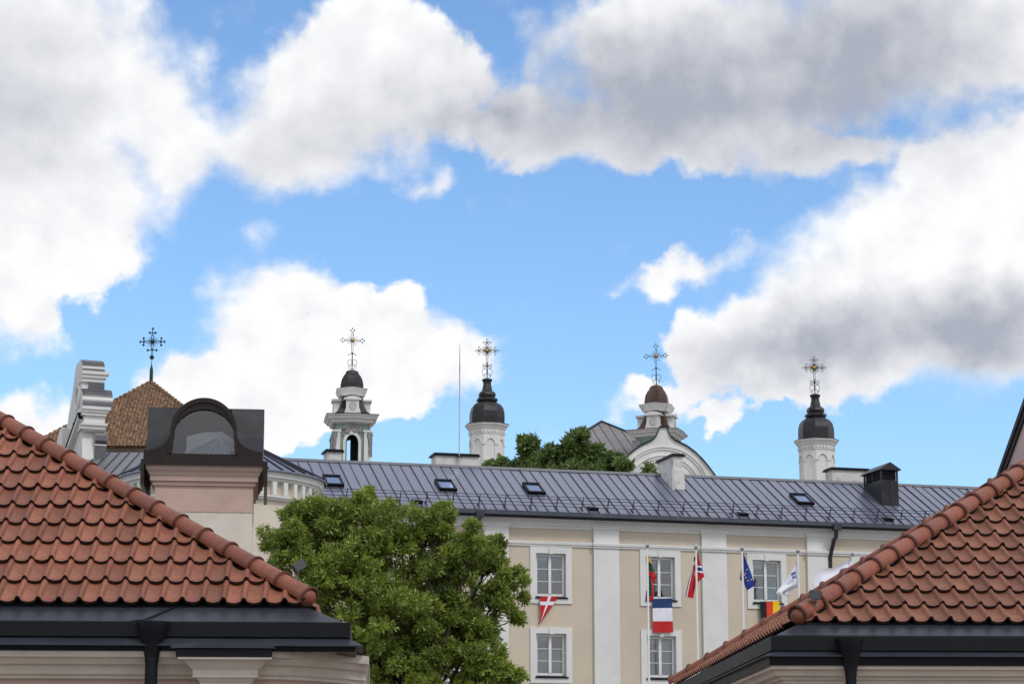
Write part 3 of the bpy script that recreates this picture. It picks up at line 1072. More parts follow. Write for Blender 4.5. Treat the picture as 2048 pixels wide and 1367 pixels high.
bx('lantern_back', DARK, tu.o, cx - gi - .1, cx + gi + .1, .62, .65, gz0 - .2, z_top - .05)
REFLECT_PALE = mat('pale_reflection', lin(214, 216, 220), .8, .06, 3)  # pale boards added behind the glass, imitating a bright reflection in it
w0 = cx - gi * .55
b = MB()
b.prism([(w0, gz0 - .1), (w0, gz0 + .36), (w0 + .30, gz0 + .44), (cx + gi * .55, gz0 + .46), (cx + gi, gz0 + .30), (cx + gi, gz0 - .1)], .04, .07)
b.build('reflected_wall', REFLECT_PALE, tu.o)
b = MB()
b.prism([(cx - gi * .9, gz0 - .1), (cx + gi * .45, gz0 + .34), (cx + gi * 1.0, gz0 + .22), (cx + gi, gz0 - .1)], -.02, .0)
b.build('reflected_roof', mat('reflection_sheet', lin(150, 156, 172), .5, .1, 3), tu.o)  # added sloped board, imitates a roof reflected in the glass
for (x0_, x1_, z1__) in ((-.85, .42, .335), (.1, .45, .335), (.75, .47, .335), (.98, .5, .32)):
    b = MB()
    b.tube([(cx + gi * x0_, -.035, gz0 - .05), (cx + gi * x1_, -.035, gz0 + z1__)], .014, 5)
    b.build('reflected_bar', REFLECT_PALE, tu.o)  # added bars, part of the imitated reflection

# ------------------------------------------------------------------ scrolled gable, seen along its edge
GC = at_y(190, 830, 100.0)
sg = Frame('scroll_gable', 'white scrolled gable with grey metal caps beside the tiled roof', 'gable', (GC.x, GC.y), R(21))
q = lambda x, y, ly=0.0: sg.px(x, y, ly)
X0, X1 = q(163, 830)[0], q(205, 830)[0]
zz = lambda y: sg.px(190, y)[1]
def edge_prof(extra=0.0):
    """half profile in (depth towards the camera negative, height)"""
    P = []
    top, nb_ = zz(714), zz(742)
    for i in range(7):
        a = R(90 * i / 6)
        P.append((1.2 - 1.0 * math.sin(a), nb_ + (top - nb_) * math.cos(a)))
    P += [(.2, zz(778)), (.1, zz(779))]
    for i in range(7):
        a = R(90 * i / 6)
        P.append((.1 - .75 * math.sin(a), zz(819) + (zz(780) - zz(819)) * math.cos(a)))
    P += [(-.65, zz(866)), (-.35, zz(867)), (-.6, zz(920)), (-.6, 0), (6.0, 0), (6.0, zz(890)), (4.2, zz(850)), (3.4, zz(800)), (2.6, zz(760)), (2.2, zz(722)), (1.9, zz(714))]
    return P
b = MB()
b.prism(edge_prof(), X0, X1, 'x')
b.build('wall', CHURCH, sg.o)
def capstrip(nm, a_top, a_bot, d0, d1, w, mt):
    b = MB()
    rows = []
    for i in range(9):
        a = R(90 * i / 8)
        y, z = d0 - (d0 - d1) * math.sin(a), zz(a_bot) + (zz(a_top) - zz(a_bot)) * math.cos(a)
        rows.append([(X0 - w * .3, y - .03, z + .03), (X1 + w, y - .03, z + .03)])
    rows.append([(X0 - w * .3, d1 - .03, zz(a_bot) - .05), (X1 + w, d1 - .03, zz(a_bot) - .05)])
    b.loft(rows)
    b.loft([[(X1 + w, r[1][1], r[1][2]) for r in rows], [(X1, r[1][1] + .2, r[1][2] - .2) for r in rows]])
    b.build(nm, mt, sg.o, 'auto')
capstrip('top_roll', 713, 741, 1.2, .15, .05, GREYM)
capstrip('volute_cap', 779, 818, .1, -.70, .33, GREYM)
for (ya, yb, o, w) in ((742, 748, .20, .24), (748, 755, .13, .13), (755, 763, .06, .03), (819, 825, .26, .22), (825, 830, .19, .12), (830, 836, .12, .04), (851, 856, .16, .10), (856, 863, .08, .02)):
    yy = .15 if ya < 780 else -.65
    bx('moulding', CHURCH, sg.o, X0 - .12 if ya > 800 else X0 - .05, X1 + w, yy - o, 2.0, zz(yb), zz(ya))
bx('neck_panel', GREYM, sg.o, X0 + .3, X1 + .06, .1, 1.2, zz(779), zz(763))
b = MB()
b.loft([[(X0 + .55, y, z), (X1 + .12, y, z)] for y, z in ((-.62, zz(868)), (-.70, zz(874)), (-.72, zz(885)), (-.64, zz(892)), (-.66, zz(894)), (-.66, zz(990)))])
b.build('side_cap', GREYM, sg.o)
b = MB()
b.tube([(X0 - .03, 1.0 + .55 * math.cos(a), zz(790) + .55 * math.sin(a)) for a in [2 * math.pi * i / 20 for i in range(20)]], .08, 6, closed=True)
b.build('oculus', CHURCH, sg.o)
b = MB()
b.loft([[(X0 - .25, -.6, zz(833)), (X0 - .25, 6.0, zz(833) - 2.6)], [(X0 - .25, -.6, zz(842)), (X0 - .25, 6.0, zz(842) - 2.6)], [(X0, -.6, zz(846)), (X0, 6, zz(846) - 2.6)]])
b.build('raking_moulding', CHURCH, sg.o)
b = MB()
b.loft([[(X0 - .3, -.6, zz(831)), (X0 - .3, 6.0, zz(831) - 2.6)], [(X0 + .1, -.6, zz(830)), (X0 + .1, 6.0, zz(830) - 2.6)]])
b.build('raking_flashing', METAL_D, sg.o)
# lower scroll shoulder further along the gable
xa, za2 = q(121, 870, 3.5)
b = MB()
b.prism([(3.0, zz(930)), (3.0, zz(838)), (3.3, zz(834)), (3.9, zz(836)), (4.6, zz(860)), (4.8, zz(930))], X0 - .35, X0 + .1, 'x')
b.build('shoulder', CHURCH, sg.o)

# ------------------------------------------------------------------ old tiled tower roof with iron cross
OC = at_y(302, 765, 125.6)
ot = Frame('tiled_tower', 'square tower with brown old-tile pyramid roof and dark green cross', 'tower', (OC.x, OC.y))
q = lambda x, y, ly=0.0: ot.px(x, y, ly)
hw = 5.6
zE = q(300, 893, -hw)[1]
zA = q(300, 766, 0)[1]
b = MB()
b.add([(-hw, -hw, zE), (hw, -hw, zE), (hw, hw, zE), (-hw, hw, zE), (0, 0, zA)], [(0, 1, 4), (1, 2, 4), (2, 3, 4), (3, 0, 4), (3, 2, 1, 0)])
rf = b.build('roof', OLDTILE, ot.o)
ps = math.atan2(zA - zE, hw)
SLn = math.hypot(hw, zA - zE)
tb = MB()
tw, ts = .21, .27
for j in range(int(SLn / ts)):
    half = hw * (1 - j * ts / SLn)
    for k_ in range(int(2 * half / tw)):
        x0 = -half + k_ * tw + random.uniform(-.008, .008)
        n0 = random.uniform(0, .02)
        rows = []
        for (v, dn) in ((0, .01), (0, .035), (ts + .03, .012)):
            rows.append([(x0 + tw * t, j * ts + v, dn + n0 + (.085 * math.sin(math.pi * t))) for t in (0, .2, .5, .8, 1)])
        tb.loft(rows)
tmesh = tb.mesh('tiles', OLDTILE, False)
for i in range(2):
    o = obj('tiles', tmesh, rf, mw=Matrix.Rotation(-i * math.pi / 2, 4, 'Z') @ Matrix.Translation((0, -hw, zE)) @ Matrix.Rotation(ps, 4, 'X'))
    kind(o, 'stuff')
o = obj('tiles', tmesh, rf, mw=Matrix.Rotation(math.pi / 2, 4, 'Z') @ Matrix.Translation((0, -hw, zE)) @ Matrix.Rotation(ps, 4, 'X'))
kind(o, 'stuff')
for sx in (-1, 1):
    b = MB()
    n = 26
    for i in range(n):
        f0, f1 = i / n, (i + 1.15) / n
        b.tube([(sx * hw * (1 - f0), -hw * (1 - f0), zE + (zA - zE) * f0 + .10), (sx * hw * (1 - f1), -hw * (1 - f1), zE + (zA - zE) * f1 + .06)], .13, 7, r1=.10)
    b.build('hip_tiles', OLDTILE, rf)
bx('wall', CHURCH, ot.o, -hw + .35, hw - .35, -hw + .35, hw - .35, 0, zE - .05)
b = MB()
b.box(-hw + .1, hw - .1, -hw + .1, hw - .1, zE - .22, zE - .03)
b.build('eave_board', mat('weathered_board', lin(96, 82, 70), .9, .2, 4), ot.o)
# spike, ball and cross
zc_, zb_ = q(304, 683)[1], q(301, 714)[1]
b = MB()
b.lathe([(.09, zA - .3), (.105, zA + .1), (.10, q(300, 740)[1]), (.075, q(300, 735)[1]), (.02, q(300, 728)[1]), (.018, zb_)], 10)
b.build('spike', VERD, ot.o, 'auto')
b = MB()
b.ball((0, 0, zb_), .135 * 1.0, 14, 10)
b.build('ball', VERD, ot.o, True)
def crosslet(b, x, z, s, dx, dz, r):
    b.tube([(x - s * .9, 0, z), (x + s * .9, 0, z)], r, 5)
    b.tube([(x, 0, z - s * .9), (x, 0, z + s * .9)], r, 5)
b = MB()
arm = (q(328, 683)[0] - q(279, 683)[0]) / 2
zt2 = q(304, 657)[1] - zc_
zl = zc_ - q(304, 700)[1]
r = .035
for s_ in (-.05, .05):
    b.tube([(s_, 0, zb_ + .1 + (.3 if True else 0)), (s_, 0, zc_ + zt2 * .55)], r * .7, 5)
    b.tube([(-arm * .7, 0, zc_ + s_), (arm * .7, 0, zc_ + s_)], r * .7, 5)
b.tube([(0, 0, zb_), (0, 0, zb_ + .5)], r, 5)
for (x, z) in ((arm * .98, 0), (-arm * .98, 0), (arm * .72, .2), (arm * .72, -.2), (-arm * .72, .2), (-arm * .72, -.2), (0, zt2), (.16, zt2 * .68), (-.16, zt2 * .68), (.25, -zl), (-.25, -zl)):
    crosslet(b, x, zc_ + z, .085, 0, 0, r)
for s_ in (-1, 1):
    b.tube([(s_ * arm * .72, 0, zc_ - .2), (s_ * arm * .72, 0, zc_ + .2)], r * .8, 5)
    b.tube([(s_ * arm * .6, 0, zc_), (s_ * arm, 0, zc_)], r * .8, 5)
b.tube([(-.2, 0, zc_ + zt2 * .68), (.2, 0, zc_ + zt2 * .68)], r * .8, 5)
b.tube([(0, 0, zc_ + zt2 * .5), (0, 0, zc_ + zt2)], r * .8, 5)
b.tube([(-.3, 0, zc_ - zl), (.3, 0, zc_ - zl)], r * .8, 5)
for i in range(20):
    a = 2 * math.pi * i / 20 + .15
    b.tube([(.1 * math.cos(a), 0, zc_ + .1 * math.sin(a)), (.34 * math.cos(a), 0, zc_ + .34 * math.sin(a))], .012, 4)
b.ball((0, 0, zc_), .12, 10, 6)
b.build('cross', VERD, ot.o)
# lean-to metal roof below it
LC = at_y(250, 930, 96.0)
lt = Frame('lean_to', 'pale seamed metal lean-to roof under the brown tiled tower', 'building', (LC.x, LC.y))
q = lambda x, y, ly=0.0: lt.px(x, y, ly)
x0, z1 = q(120, 905, 5)
x1, _ = q(420, 905, 5)
z0_ = q(250, 960, -1)[1]
pw_ = (x1 - x0) / 15
b = MB()
b.prism([(-1, 0), (-1, z0_), (5, z1), (5, 0)], x0, x1, 'x')
lw = b.build('wall', CHURCH, lt.o)
sl = math.hypot(6, z1 - z0_)
pb = MB()
pb.add([(0, 0, 0), (pw_, 0, 0), (pw_, sl, 0), (0, sl, 0)], [(0, 1, 2, 3)])
pb.box(-.015, .015, 0, sl, 0, .05, 1)
pm2 = pb.mesh('roof_panel', [SEAM_L, SEAM_D])
for i in range(15):
    obj('roof_panel', pm2, lw, mw=Matrix.Translation((x0 + i * pw_, -1, z0_ + .01)) @ Matrix.Rotation(math.atan2(z1 - z0_, 6), 4, 'X'))

# ------------------------------------------------------------------ church towers
def arched_plate(b, w, z0, z1, aw, zs, top, y0, y1, mi=0):
    """wall plate of width w with an arched opening (half width aw, springing zs, crown top)"""
    outer = [(-w / 2, z0), (-aw, z0)]
    inn = [(-aw, z0), (-aw, zs)] + [(-aw * math.cos(R(a)), zs + (top - zs) * math.sin(R(a))) for a in range(15, 180, 15)] + [(aw, zs), (aw, z0)]
    pts = [(-w / 2, z0)] + inn + [(w / 2, z0), (w / 2, z1), (-w / 2, z1)]
    b.prism(pts, y0, y1, 'y', mi)

def loop_pts(cx, cz, a, l, w, n=10):
    """closed petal starting at (cx,cz) pointing along angle a"""
    out = []
    for i in range(n):
        t = 2 * math.pi * i / n
        u, v = l * (1 - math.cos(t)) / 2, w * math.sin(t) * (.4 + .6 * (1 - math.cos(t)) / 2)
        out.append((cx + u * math.cos(a) - v * math.sin(a), 0, cz + u * math.sin(a) + v * math.cos(a)))
    return out

def ornate_cross(parent, z0, zc, zt, arm, style):
    """wrought cross: z0 foot, zc crossing, zt tip"""
    b = MB()
    r = .026
    up = zt - zc
    b.tube([(0, 0, z0), (0, 0, zc - up * .9)], r * 1.5, 6)
    for s in (-.055, .055):
        b.tube([(s, 0, zc - up * 1.0), (s, 0, zc + up * .62)], r * .75, 5)
        b.tube([(-arm * .66, 0, zc + s), (arm * .66, 0, zc + s)], r * .75, 5)
    ends = [(arm * .62, 0, 0), (-arm * .62, 0, math.pi), (0, up * .58, math.pi / 2)]
    for (x, z, a) in ends:
        if style == 'diamond':
            l = arm * .30
            pts = [(x, z), (x + l * .5 * math.cos(a) - l * .5 * math.sin(a), z + l * .5 * math.sin(a) + l * .5 * math.cos(a)), (x + l * math.cos(a), z + l * math.sin(a)),
                   (x + l * .5 * math.cos(a) + l * .5 * math.sin(a), z + l * .5 * math.sin(a) - l * .5 * math.cos(a))]
            b.tube([(p[0], 0, zc + p[1]) for p in pts] + [(pts[0][0], 0, zc + pts[0][1])], r * .8, 5)
            for p in pts[1:]:
                b.ball((p[0] * 1.03, 0, zc + p[1] * 1.03), .055, 8, 5)
        else:
            for da in (-1.45, 0, 1.45):
                b.tube(loop_pts(x, zc + z, a + da, arm * .34, .09), r * .8, 5, closed=True)
    if style == 'diamond':
        for i in range(16):
            a = 2 * math.pi * (i + .5) / 16
            l = arm * (.52 if i % 2 else .42)
            b.tube([(.1 * math.cos(a), 0, zc + .1 * math.sin(a)), (l * math.cos(a), 0, zc + l * math.sin(a))], .014, 4)
        zz_ = zc - up * 1.05
        b.tube([(-.28, 0, zz_), (-.1, 0, zz_ + .12), (0, 0, zz_ + .2), (.1, 0, zz_ + .12), (.28, 0, zz_)], r * .7, 5)
        for s in (-1, 1):
            b.ball((s * .28, 0, zz_), .045, 8, 5)
    else:
        for i in range(12):
            a = 2 * math.pi * (i + .5) / 12
            b.tube(loop_pts(.08 * math.cos(a), zc + .08 * math.sin(a), a, arm * .42, .07, 8), .015, 4, closed=True)
        zz_ = zc - up * 1.15
        for a in (0.3, math.pi - .3, -0.3, math.pi + .3):
            b.tube(loop_pts(0, zz_, a, .36, .09), r * .75, 5, closed=True)
    # scrolls at the foot
    h = (zc - up * 1.2) - z0
    for s in (-1, 1):
        pts = []
        for i in range(15):
            t = i / 14
            a = -math.pi / 2 + t * math.pi * 1.75
            rr_ = .30 * (1 - .5 * t)
            pts.append((s * (.16 + rr_ * math.cos(a) * .8), 0, z0 + h * .62 + rr_ * math.sin(a)))
        b.tube(pts, r * .75, 5)
        pts = [(s * (.05 + .22 * math.sin(math.pi * i / 8)), 0, z0 + h * .08 + h * .38 * i / 8) for i in range(9)]
        b.tube(pts, r * .75, 5)
    c = b.build('cross', IRON, parent)
    g_ = MB()
    g_.ball((0, 0, 0), .15, 12, 8)
    o = g_.build('boss', GOLD, c, True)
    o.location = (0, 0, zc)
    if style != 'diamond':
        g_ = MB()
        for (x, z, a) in ends:
            g_.ball((x * 1.1, 0, zc + z * 1.1), .07, 8, 5)
        g_.build('gilt_buds', GOLD, c, True)
    return c

def ring_sweep(b, half, prof, bump=0.0, n=14):
    """cornice swept round a square plan; the middle of each side arches up by bump"""
    rows = []
    for (o, z) in prof:
        row = []
        for s in range(4):
            for i in range(n):
                t = -1 + 2 * i / n
                x, y = t * (half + o), -(half + o)
                zz_ = z + bump * max(0, math.cos(t * math.pi * .62)) ** 1.5
                c, s_ = math.cos(s * math.pi / 2), math.sin(s * math.pi / 2)
                row.append((x * c - y * s_, x * s_ + y * c, zz_))
        rows.append(row)
    b.loft(rows, True)

def baroque_tower(label, cxp, Y, rot, ys, roofmat, full):
    """ys: pixel rows for cross tip, crossing, dome top, dome foot, upper cornice foot, main cornice top, main cornice foot"""
    c = at_y(cxp, ys[6], Y)
    fr = Frame('baroque_tower', label, 'tower', (c.x, c.y), rot)
    r = fr.o
    z = [at_y(cxp, y, Y - d).z for y, d in zip(ys, (0, 0, 0, 1.1, 1.2, 2.0, 1.9))]
    S = Y / F                                  # metres per pixel
    hb = 38 * S
    hc = 56 * S
    # main cornice
    b = MB()
    ch = z[5] - z[6]
    ring_sweep(b, hb, [(-.1, z[6] - .1), (.12, z[6]), (.16, z[6] + ch * .25), (.36, z[6] + ch * .42), (.40, z[6] + ch * .62), (.50, z[6] + ch * .72), (.56, z[6] + ch * .90), (.0, z[5])], .07)
    b.build('main_cornice', CHURCH, r, 'auto')
    b = MB()
    ring_sweep(b, hb, [(.58, z[6] + ch * .91), (.59, z[6] + ch * .97), (-.15, z[5] + .1)], .07)
    b.build('cornice_flashing', roofmat, r)
    # hollow-sided attic roof
    hz = z[4] - z[5]
    b = MB()
    prof = [(hb * .98, z[5] + .05), (hb * .80, z[5] + hz * .18), (hb * .66, z[5] + hz * .45), (hb * .56, z[5] + hz * .75), (hb * .52, z[4] + .1)]
    b.loft([[(x * h, y * h, zz_) for x, y in ((-1, -1), (1, -1), (1, 1), (-1, 1))] for h, zz_ in prof], True)
    att = b.build('attic_roof', roofmat, r)
    for i in range(4):
        b = MB()
        w = hb * .40
        z0_, z1_ = z[5] + hz * .10, z[5] + hz * .80
        y0_ = -hb * .98
        b.prism([(-w * 1.1, z0_), (w * 1.1, z0_), (w * .85, z0_ + .45), (w * .85, z1_ - .1), (-w * .85, z1_ - .1), (-w * .85, z0_ + .45)], y0_, -hb * .4)
        d_ = b.build('dormer', CHURCH, att)
        d_.rotation_euler = (0, 0, i * math.pi / 2)
        b = MB()
        b.prism([(-w * 1.15, z1_ - .1), (w * 1.15, z1_ - .1), (w * 1.2, z1_), (w * .6, z1_ + .14), (0, z1_ + .2), (-w * .6, z1_ + .14), (-w * 1.2, z1_)], y0_ - .12, -hb * .35)
        b.build('dormer_cornice', CHURCH, d_)
        b = MB()
        b.lathe([(.0, .02), (w * .46, .02), (w * .52, 0)], 20)
        o = b.build('oculus', mat('niche_grey', lin(186, 184, 182), .9), d_)
        o.matrix_local = Matrix.Translation((0, y0_ - .012, (z0_ + z1_) / 2)) @ Matrix.Rotation(math.pi / 2, 4, 'X') @ Matrix.Diagonal((1, 1.25, 1, 1))
    # upper cornice
    uc = hb * .62
    uh = z[3] - z[4]
    b = MB()
    ring_sweep(b, uc, [(-.2, z[4] - .05), (.05, z[4]), (.10, z[4] + uh * .3), (.20, z[4] + uh * .5), (.24, z[4] + uh * .8), (.29, z[3] - .04), (-.2, z[3])], .12)
    b.build('upper_cornice', CHURCH, r, 'auto')
    # bell dome, eight-sided
    dh = z[2] - z[3]
    b = MB()
    rd = hb * .66
    b.lathe([(rd * 1.02, z[3] - .02), (rd, z[3] + dh * .10), (rd * .98, z[3] + dh * .28), (rd * .90, z[3] + dh * .50), (rd * .74, z[3] + dh * .68), (rd * .60, z[3] + dh * .78),
             (rd * .52, z[3] + dh * .90), (rd * .32, z[3] + dh * .97), (.03, z[2])], 8, rot=R(22.5))
    b.build('dome', roofmat, r)
    ornate_cross(r, z[2] - .05, z[1], z[0], 25.5 * S, 'diamond')
    if not full:
        b = MB()
        ring_sweep(b, hb * .9, [(0, z[6] - 1.5), (0, z[6])])
        b.build('frieze', GREENP, r)
        for sx in (-1, 1):
            for sy in (-1, 1):
                bx('pilaster', GREYR, r, sx * hb * .9 - .3, sx * hb * .9 + .3, sy * hb * .9 - .3, sy * hb * .9 + .3, z[6] - 1.5, z[6] - .3)
        return fr
    # belfry stage with an arch in every side
    zb = z[6] - 110 * S
    for i in range(4):
        b = MB()
        arched_plate(b, hb * 1.7, zb, z[6], hb * .33, at_y(cxp, 892, Y).z, at_y(cxp, 873, Y).z, -hb * .90, -hb * .80)
        w_ = b.build('wall', GREENP, r)
        w_.rotation_euler = (0, 0, i * math.pi / 2)
        b = MB()
        za_, zs2 = at_y(cxp, 868, Y).z, at_y(cxp, 890, Y).z
        o_ = [(-hb * .48, zb)] + [(-hb * .48 * math.cos(R(a)), zs2 + (za_ - zs2) * math.sin(R(a))) for a in range(0, 181, 15)] + [(hb * .48, zb)]
        i_ = [(hb * .34, zb)] + [(hb * .34 * math.cos(R(a)), at_y(cxp, 892, Y).z + (at_y(cxp, 874, Y).z - at_y(cxp, 892, Y).z) * math.sin(R(a))) for a in range(0, 181, 15)] + [(-hb * .34, zb)]
        b.prism(o_ + i_, -hb * .95, -hb * .88)
        b.build('archivolt', CHURCH, w_)
        for s in (-1, 1):
            b = MB()
            b.box(s * hb * .80 - hb * .17, s * hb * .80 + hb * .17, -hb * 1.0, -hb * .84, zb, z[6] - .75)
            b.box(s * hb * .80 - hb * .22, s * hb * .80 + hb * .22, -hb * 1.04, -hb * .84, z[6] - .75, z[6] - .6)
            p_ = b.build('pilaster', CHURCH, w_)
            b = MB()
            rows = []
            x = s * hb * .93
            for (zz_, ww) in ((z[6] - .75, .20), (z[6] - 1.0, .26), (z[6] - 1.3, .16), (z[6] - 1.7, .14), (z[6] - 2.0, .09), (z[6] - 2.4, .12), (z[6] - 2.7, .03)):
                rows.append([(x - ww, -hb * 1.0, zz_), (x - ww * .5, -hb * 1.07, zz_), (x + ww * .5, -hb * 1.07, zz_), (x + ww, -hb * 1.0, zz_)])
            b.loft(rows)
            b.build('garland', GREYR, p_)
        # stucco relief over the arch
        b = MB()
        rnd = random.Random(5)
        pts = [(-hb * .50, z[6] - .05), (-hb * .5, z[6] - .9), (-hb * .42, z[6] - 1.25), (-hb * .2, z[6] - .98), (0, z[6] - .9), (hb * .2, z[6] - .98), (hb * .42, z[6] - 1.25), (hb * .5, z[6] - .9), (hb * .50, z[6] - .05)]
        b.prism(pts, -hb * .93, -hb * .89)
        for q_ in range(14):
            b.ball((rnd.uniform(-.45, .45) * hb, -hb * .92, z[6] - rnd.uniform(.15, .85)), rnd.uniform(.08, .16), 8, 5)
        b.build('stucco_relief', GREYR, w_)
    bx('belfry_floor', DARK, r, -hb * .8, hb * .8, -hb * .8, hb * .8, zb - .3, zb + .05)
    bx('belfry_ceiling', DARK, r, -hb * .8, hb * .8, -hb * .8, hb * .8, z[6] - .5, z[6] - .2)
    bx('belfry_dark_core', DARK, r, -hb * .02, hb * .62, -.1, .3, zb, z[6] - .3)  # black slab added to stand in for the shade inside the arch
    bx('belfry_dark_strip', DARK, r, -hb * .5, -hb * .22, .2, .4, zb, z[6] - .3)  # second black slab standing in for shade, leaves a bright slit between
    bx('shaft', CHURCH, r, -hb * .9, hb * .9, -hb * .9, hb * .9, 0, zb)
    return fr
baroque_tower('pale green and white baroque belfry with black bell roof and cross', 702.5, 170.0, R(8), (653, 680.5, 739.5, 775, 789, 826, 842), BLACKM, True)
baroque_tower('baroque lantern with brown copper roof and white dormers behind curved gable', 1314, 165.0, R(-16), (685, 711.5, 769.5, 806, 820, 856, 869), COPPER, False)

def octagon_tower(label, cxp, Y, ys):
    """ys: tip, crossing, cross foot, dome foot (cornice top)"""
    c = at_y(cxp, ys[3], Y)
    fr = Frame('octagon_tower', label, 'tower', (c.x, c.y), 0, 'octagonal church towers with black onion caps')
    r = fr.o
    S = Y / F
    z3 = at_y(cxp, ys[3], Y - 1.2).z
    Z = lambda dy: z3 + dy * S * (1.057 if dy > 0 else 1.0)
    rot = R(-10)
    b = MB()
    P = [(36, -1), (36.2, 2), (36.5, 12), (36, 23), (33.5, 32), (28.5, 38.5), (21, 43), (19, 45), (22, 46), (22.5, 49), (20, 51.5), (15.5, 53), (17, 54), (18.2, 58), (17, 62), (13, 65), (11, 66), (9.5, 73), (8.2, 79),
         (8.5, 83), (10.8, 87.5), (10.8, 88.8), (4, 89)]
    b.lathe([(q_ * S, Z(dy)) for q_, dy in P], 8, rot=rot)
    b.build('onion_cap', BLACKM, r)
    b = MB()
    P = [(36, -26), (36.5, -14), (39, -11.5), (41, -8), (44.5, -4.5), (45.5, -1.2), (36, .5)]
    b.lathe([(q_ * S, Z(dy)) for q_, dy in P], 8, rot=rot)
    b.build('cornice', CHURCH, r)
    b = MB()
    b.lathe([(46 * S, Z(-1.6)), (46 * S, Z(-.4)), (36 * S, Z(1.0))], 8, rot=rot)
    b.build('cornice_flashing', BLACKM, r)
    b = MB()
    b.lathe([(35.0 * S, Z(-25)), (34.8 * S, Z(-160)), (34.8 * S, 0)], 8, rot=rot)
    b.build('shaft', CHURCH, r)
    # facets: arched blind panels and a corbel course, narrowing a little towards the foot
    R0 = 36.2 * S
    ap = R0 * math.cos(R(22.5))
    fw = 2 * R0 * math.sin(R(22.5))
    for i in range(8):
        b = MB()
        arched_plate(b, fw, Z(-160), Z(-22), fw * .33, Z(-45), Z(-33), -ap - .0, -ap + .14)
        f_ = b.build('facet', CHURCH, r)
        f_.rotation_euler = (0, 0, rot + R(22.5) + i * R(45))
        b = MB()
        pts = [(-fw * .5, -ap - .03, Z(-44))] + [(-fw * .36 * math.cos(R(a)) , -ap - .03, Z(-46) + (14 * S) * math.sin(R(a))) for a in range(0, 181, 15)] + [(fw * .5, -ap - .03, Z(-44))]
        b.tube(pts, .03, 5)
        b.build('arch_moulding', CHURCH, f_)
        b = MB()
        for k_ in range(4):
            x = (-.375 + .25 * k_) * fw
            b.box(x - fw * .065, x + fw * .065, -ap - .10, -ap + .02, Z(-19.5), Z(-15))
        b.box(-fw * .5, fw * .5, -ap - .05, -ap + .02, Z(-22.6), Z(-20.5))
        b.build('corbels', CHURCH, f_)
    ornate_cross(r, Z(88.5), at_y(cxp, ys[1], Y).z, at_y(cxp, ys[0], Y).z, 25 * S, 'loop')
    return fr
octagon_tower('white octagonal tower with black onion cap behind the lightning rod', 974, 160.0, (674.5, 701, 755, 843.5))
octagon_tower('white octagonal tower with black onion cap beside the metal vent house', 1632.5, 161.0, (709.5, 735, 789, 875))

# church front: curved gable and nave roof
CG = at_y(1327, 950, 150.0)
cg = Frame('curved_gable', 'white curved church gable with concentric mouldings', 'gable', (CG.x, CG.y), R(6))
q = lambda x, y, ly=0.0: cg.px(x, y, ly)
xc = q(1327, 950)[0]
def gp(x, y, ly=0.0):
    a, z = q(x, y, ly)
    return (a, z)
rp_ = [(1333.5, 854), (1336, 862), (1341, 873), (1350, 881), (1361, 886), (1375, 893), (1392, 906), (1407, 921), (1420, 937), (1431, 952), (1433, 975)]
lp_ = [(2 * 1326.5 - x, y) for x, y in rp_]
out_ = [gp(*p) for p in rp_] + [gp(1434, 1100), gp(1219, 1100)] + [gp(*p) for p in lp_[::-1]]
b = MB()
b.prism(out_, 0, .7)
b.build('wall', CHURCH, cg.o)
edge = [gp(*p) for p in lp_[::-1]] + [gp(*p) for p in rp_]
b = MB()
b.loft([[(x, -.12, z - .02) for x, z in edge], [(x, -.12, z + .09) for x, z in edge], [(x, .85, z + .09) for x, z in edge]])
b.build('coping', METAL_D, cg.o)
for (rr_, r_, yy) in ((93, .10, 0), (88, .07, 0), (76, .08, 0), (70, .05, 0), (60, .05, 0)):
    b = MB()
    pts = []
    for a in range(0, 181, 6):
        x, z = gp(1326.5 + rr_ * math.cos(R(a)), 986 - rr_ * 1.0 * math.sin(R(a)))
        pts.append((x, -.02, z))
    b.tube(pts, r_, 6)
    b.build('moulding', CHURCH, cg.o)
NC = at_y(1203, 900, 172.0)
nr = Frame('nave_roof', 'brownish grey seamed metal pyramid roof rising behind the green trees', 'roof', (NC.x, NC.y), PHI)
xa, za3 = nr.px(1203, 843, 0)
run, drop = 6.0, 3.84
b = MB()
h_ = run - .5
b.box(xa - h_, xa + h_, -h_, h_, 0, za3 - drop - .02)
nw = b.build('wall', MAUVE, nr.o)
b = MB()
b.add([(xa - run, -run, za3 - drop - .03), (xa + run, -run, za3 - drop - .03), (xa + run, run, za3 - drop - .03), (xa - run, run, za3 - drop - .03), (xa, 0, za3 - .03)],
      [(0, 1, 4), (1, 2, 4), (2, 3, 4), (3, 0, 4), (3, 2, 1, 0)])
nroof = b.build('roof', SEAM_D, nr.o)
BSHEET = mat('brownish_sheet', lin(134, 129, 128), .5, .08, .8, metallic=.3, rand=.06)
npan = 15
for f_ in range(4):
    for i in range(npan):
        u0, u1 = -run + 2 * run * i / npan, -run + 2 * run * (i + 1) / npan
        t0, t1 = run - abs(u0), run - abs(u1)
        b = MB()
        P_ = lambda u, t: (xa + u, -run + t, za3 - drop + drop * t / run)
        pts = [P_(u0, 0), P_(u1, 0), P_(u1, t1)] + ([P_(0, run)] if u0 < 0 < u1 else []) + [P_(u0, t0)]
        b.add(pts, [tuple(range(len(pts)))])
        if t0 > .1:
            b.tube([P_(u0, 0), P_(u0, t0)], .035, 4, 1)
        o = b.build('roof_panel', [BSHEET, SEAM_D], nroof)
        o.matrix_local = Matrix.Translation((xa, 0, 0)) @ Matrix.Rotation(f_ * math.pi / 2, 4, 'Z') @ Matrix.Translation((-xa, 0, 0))
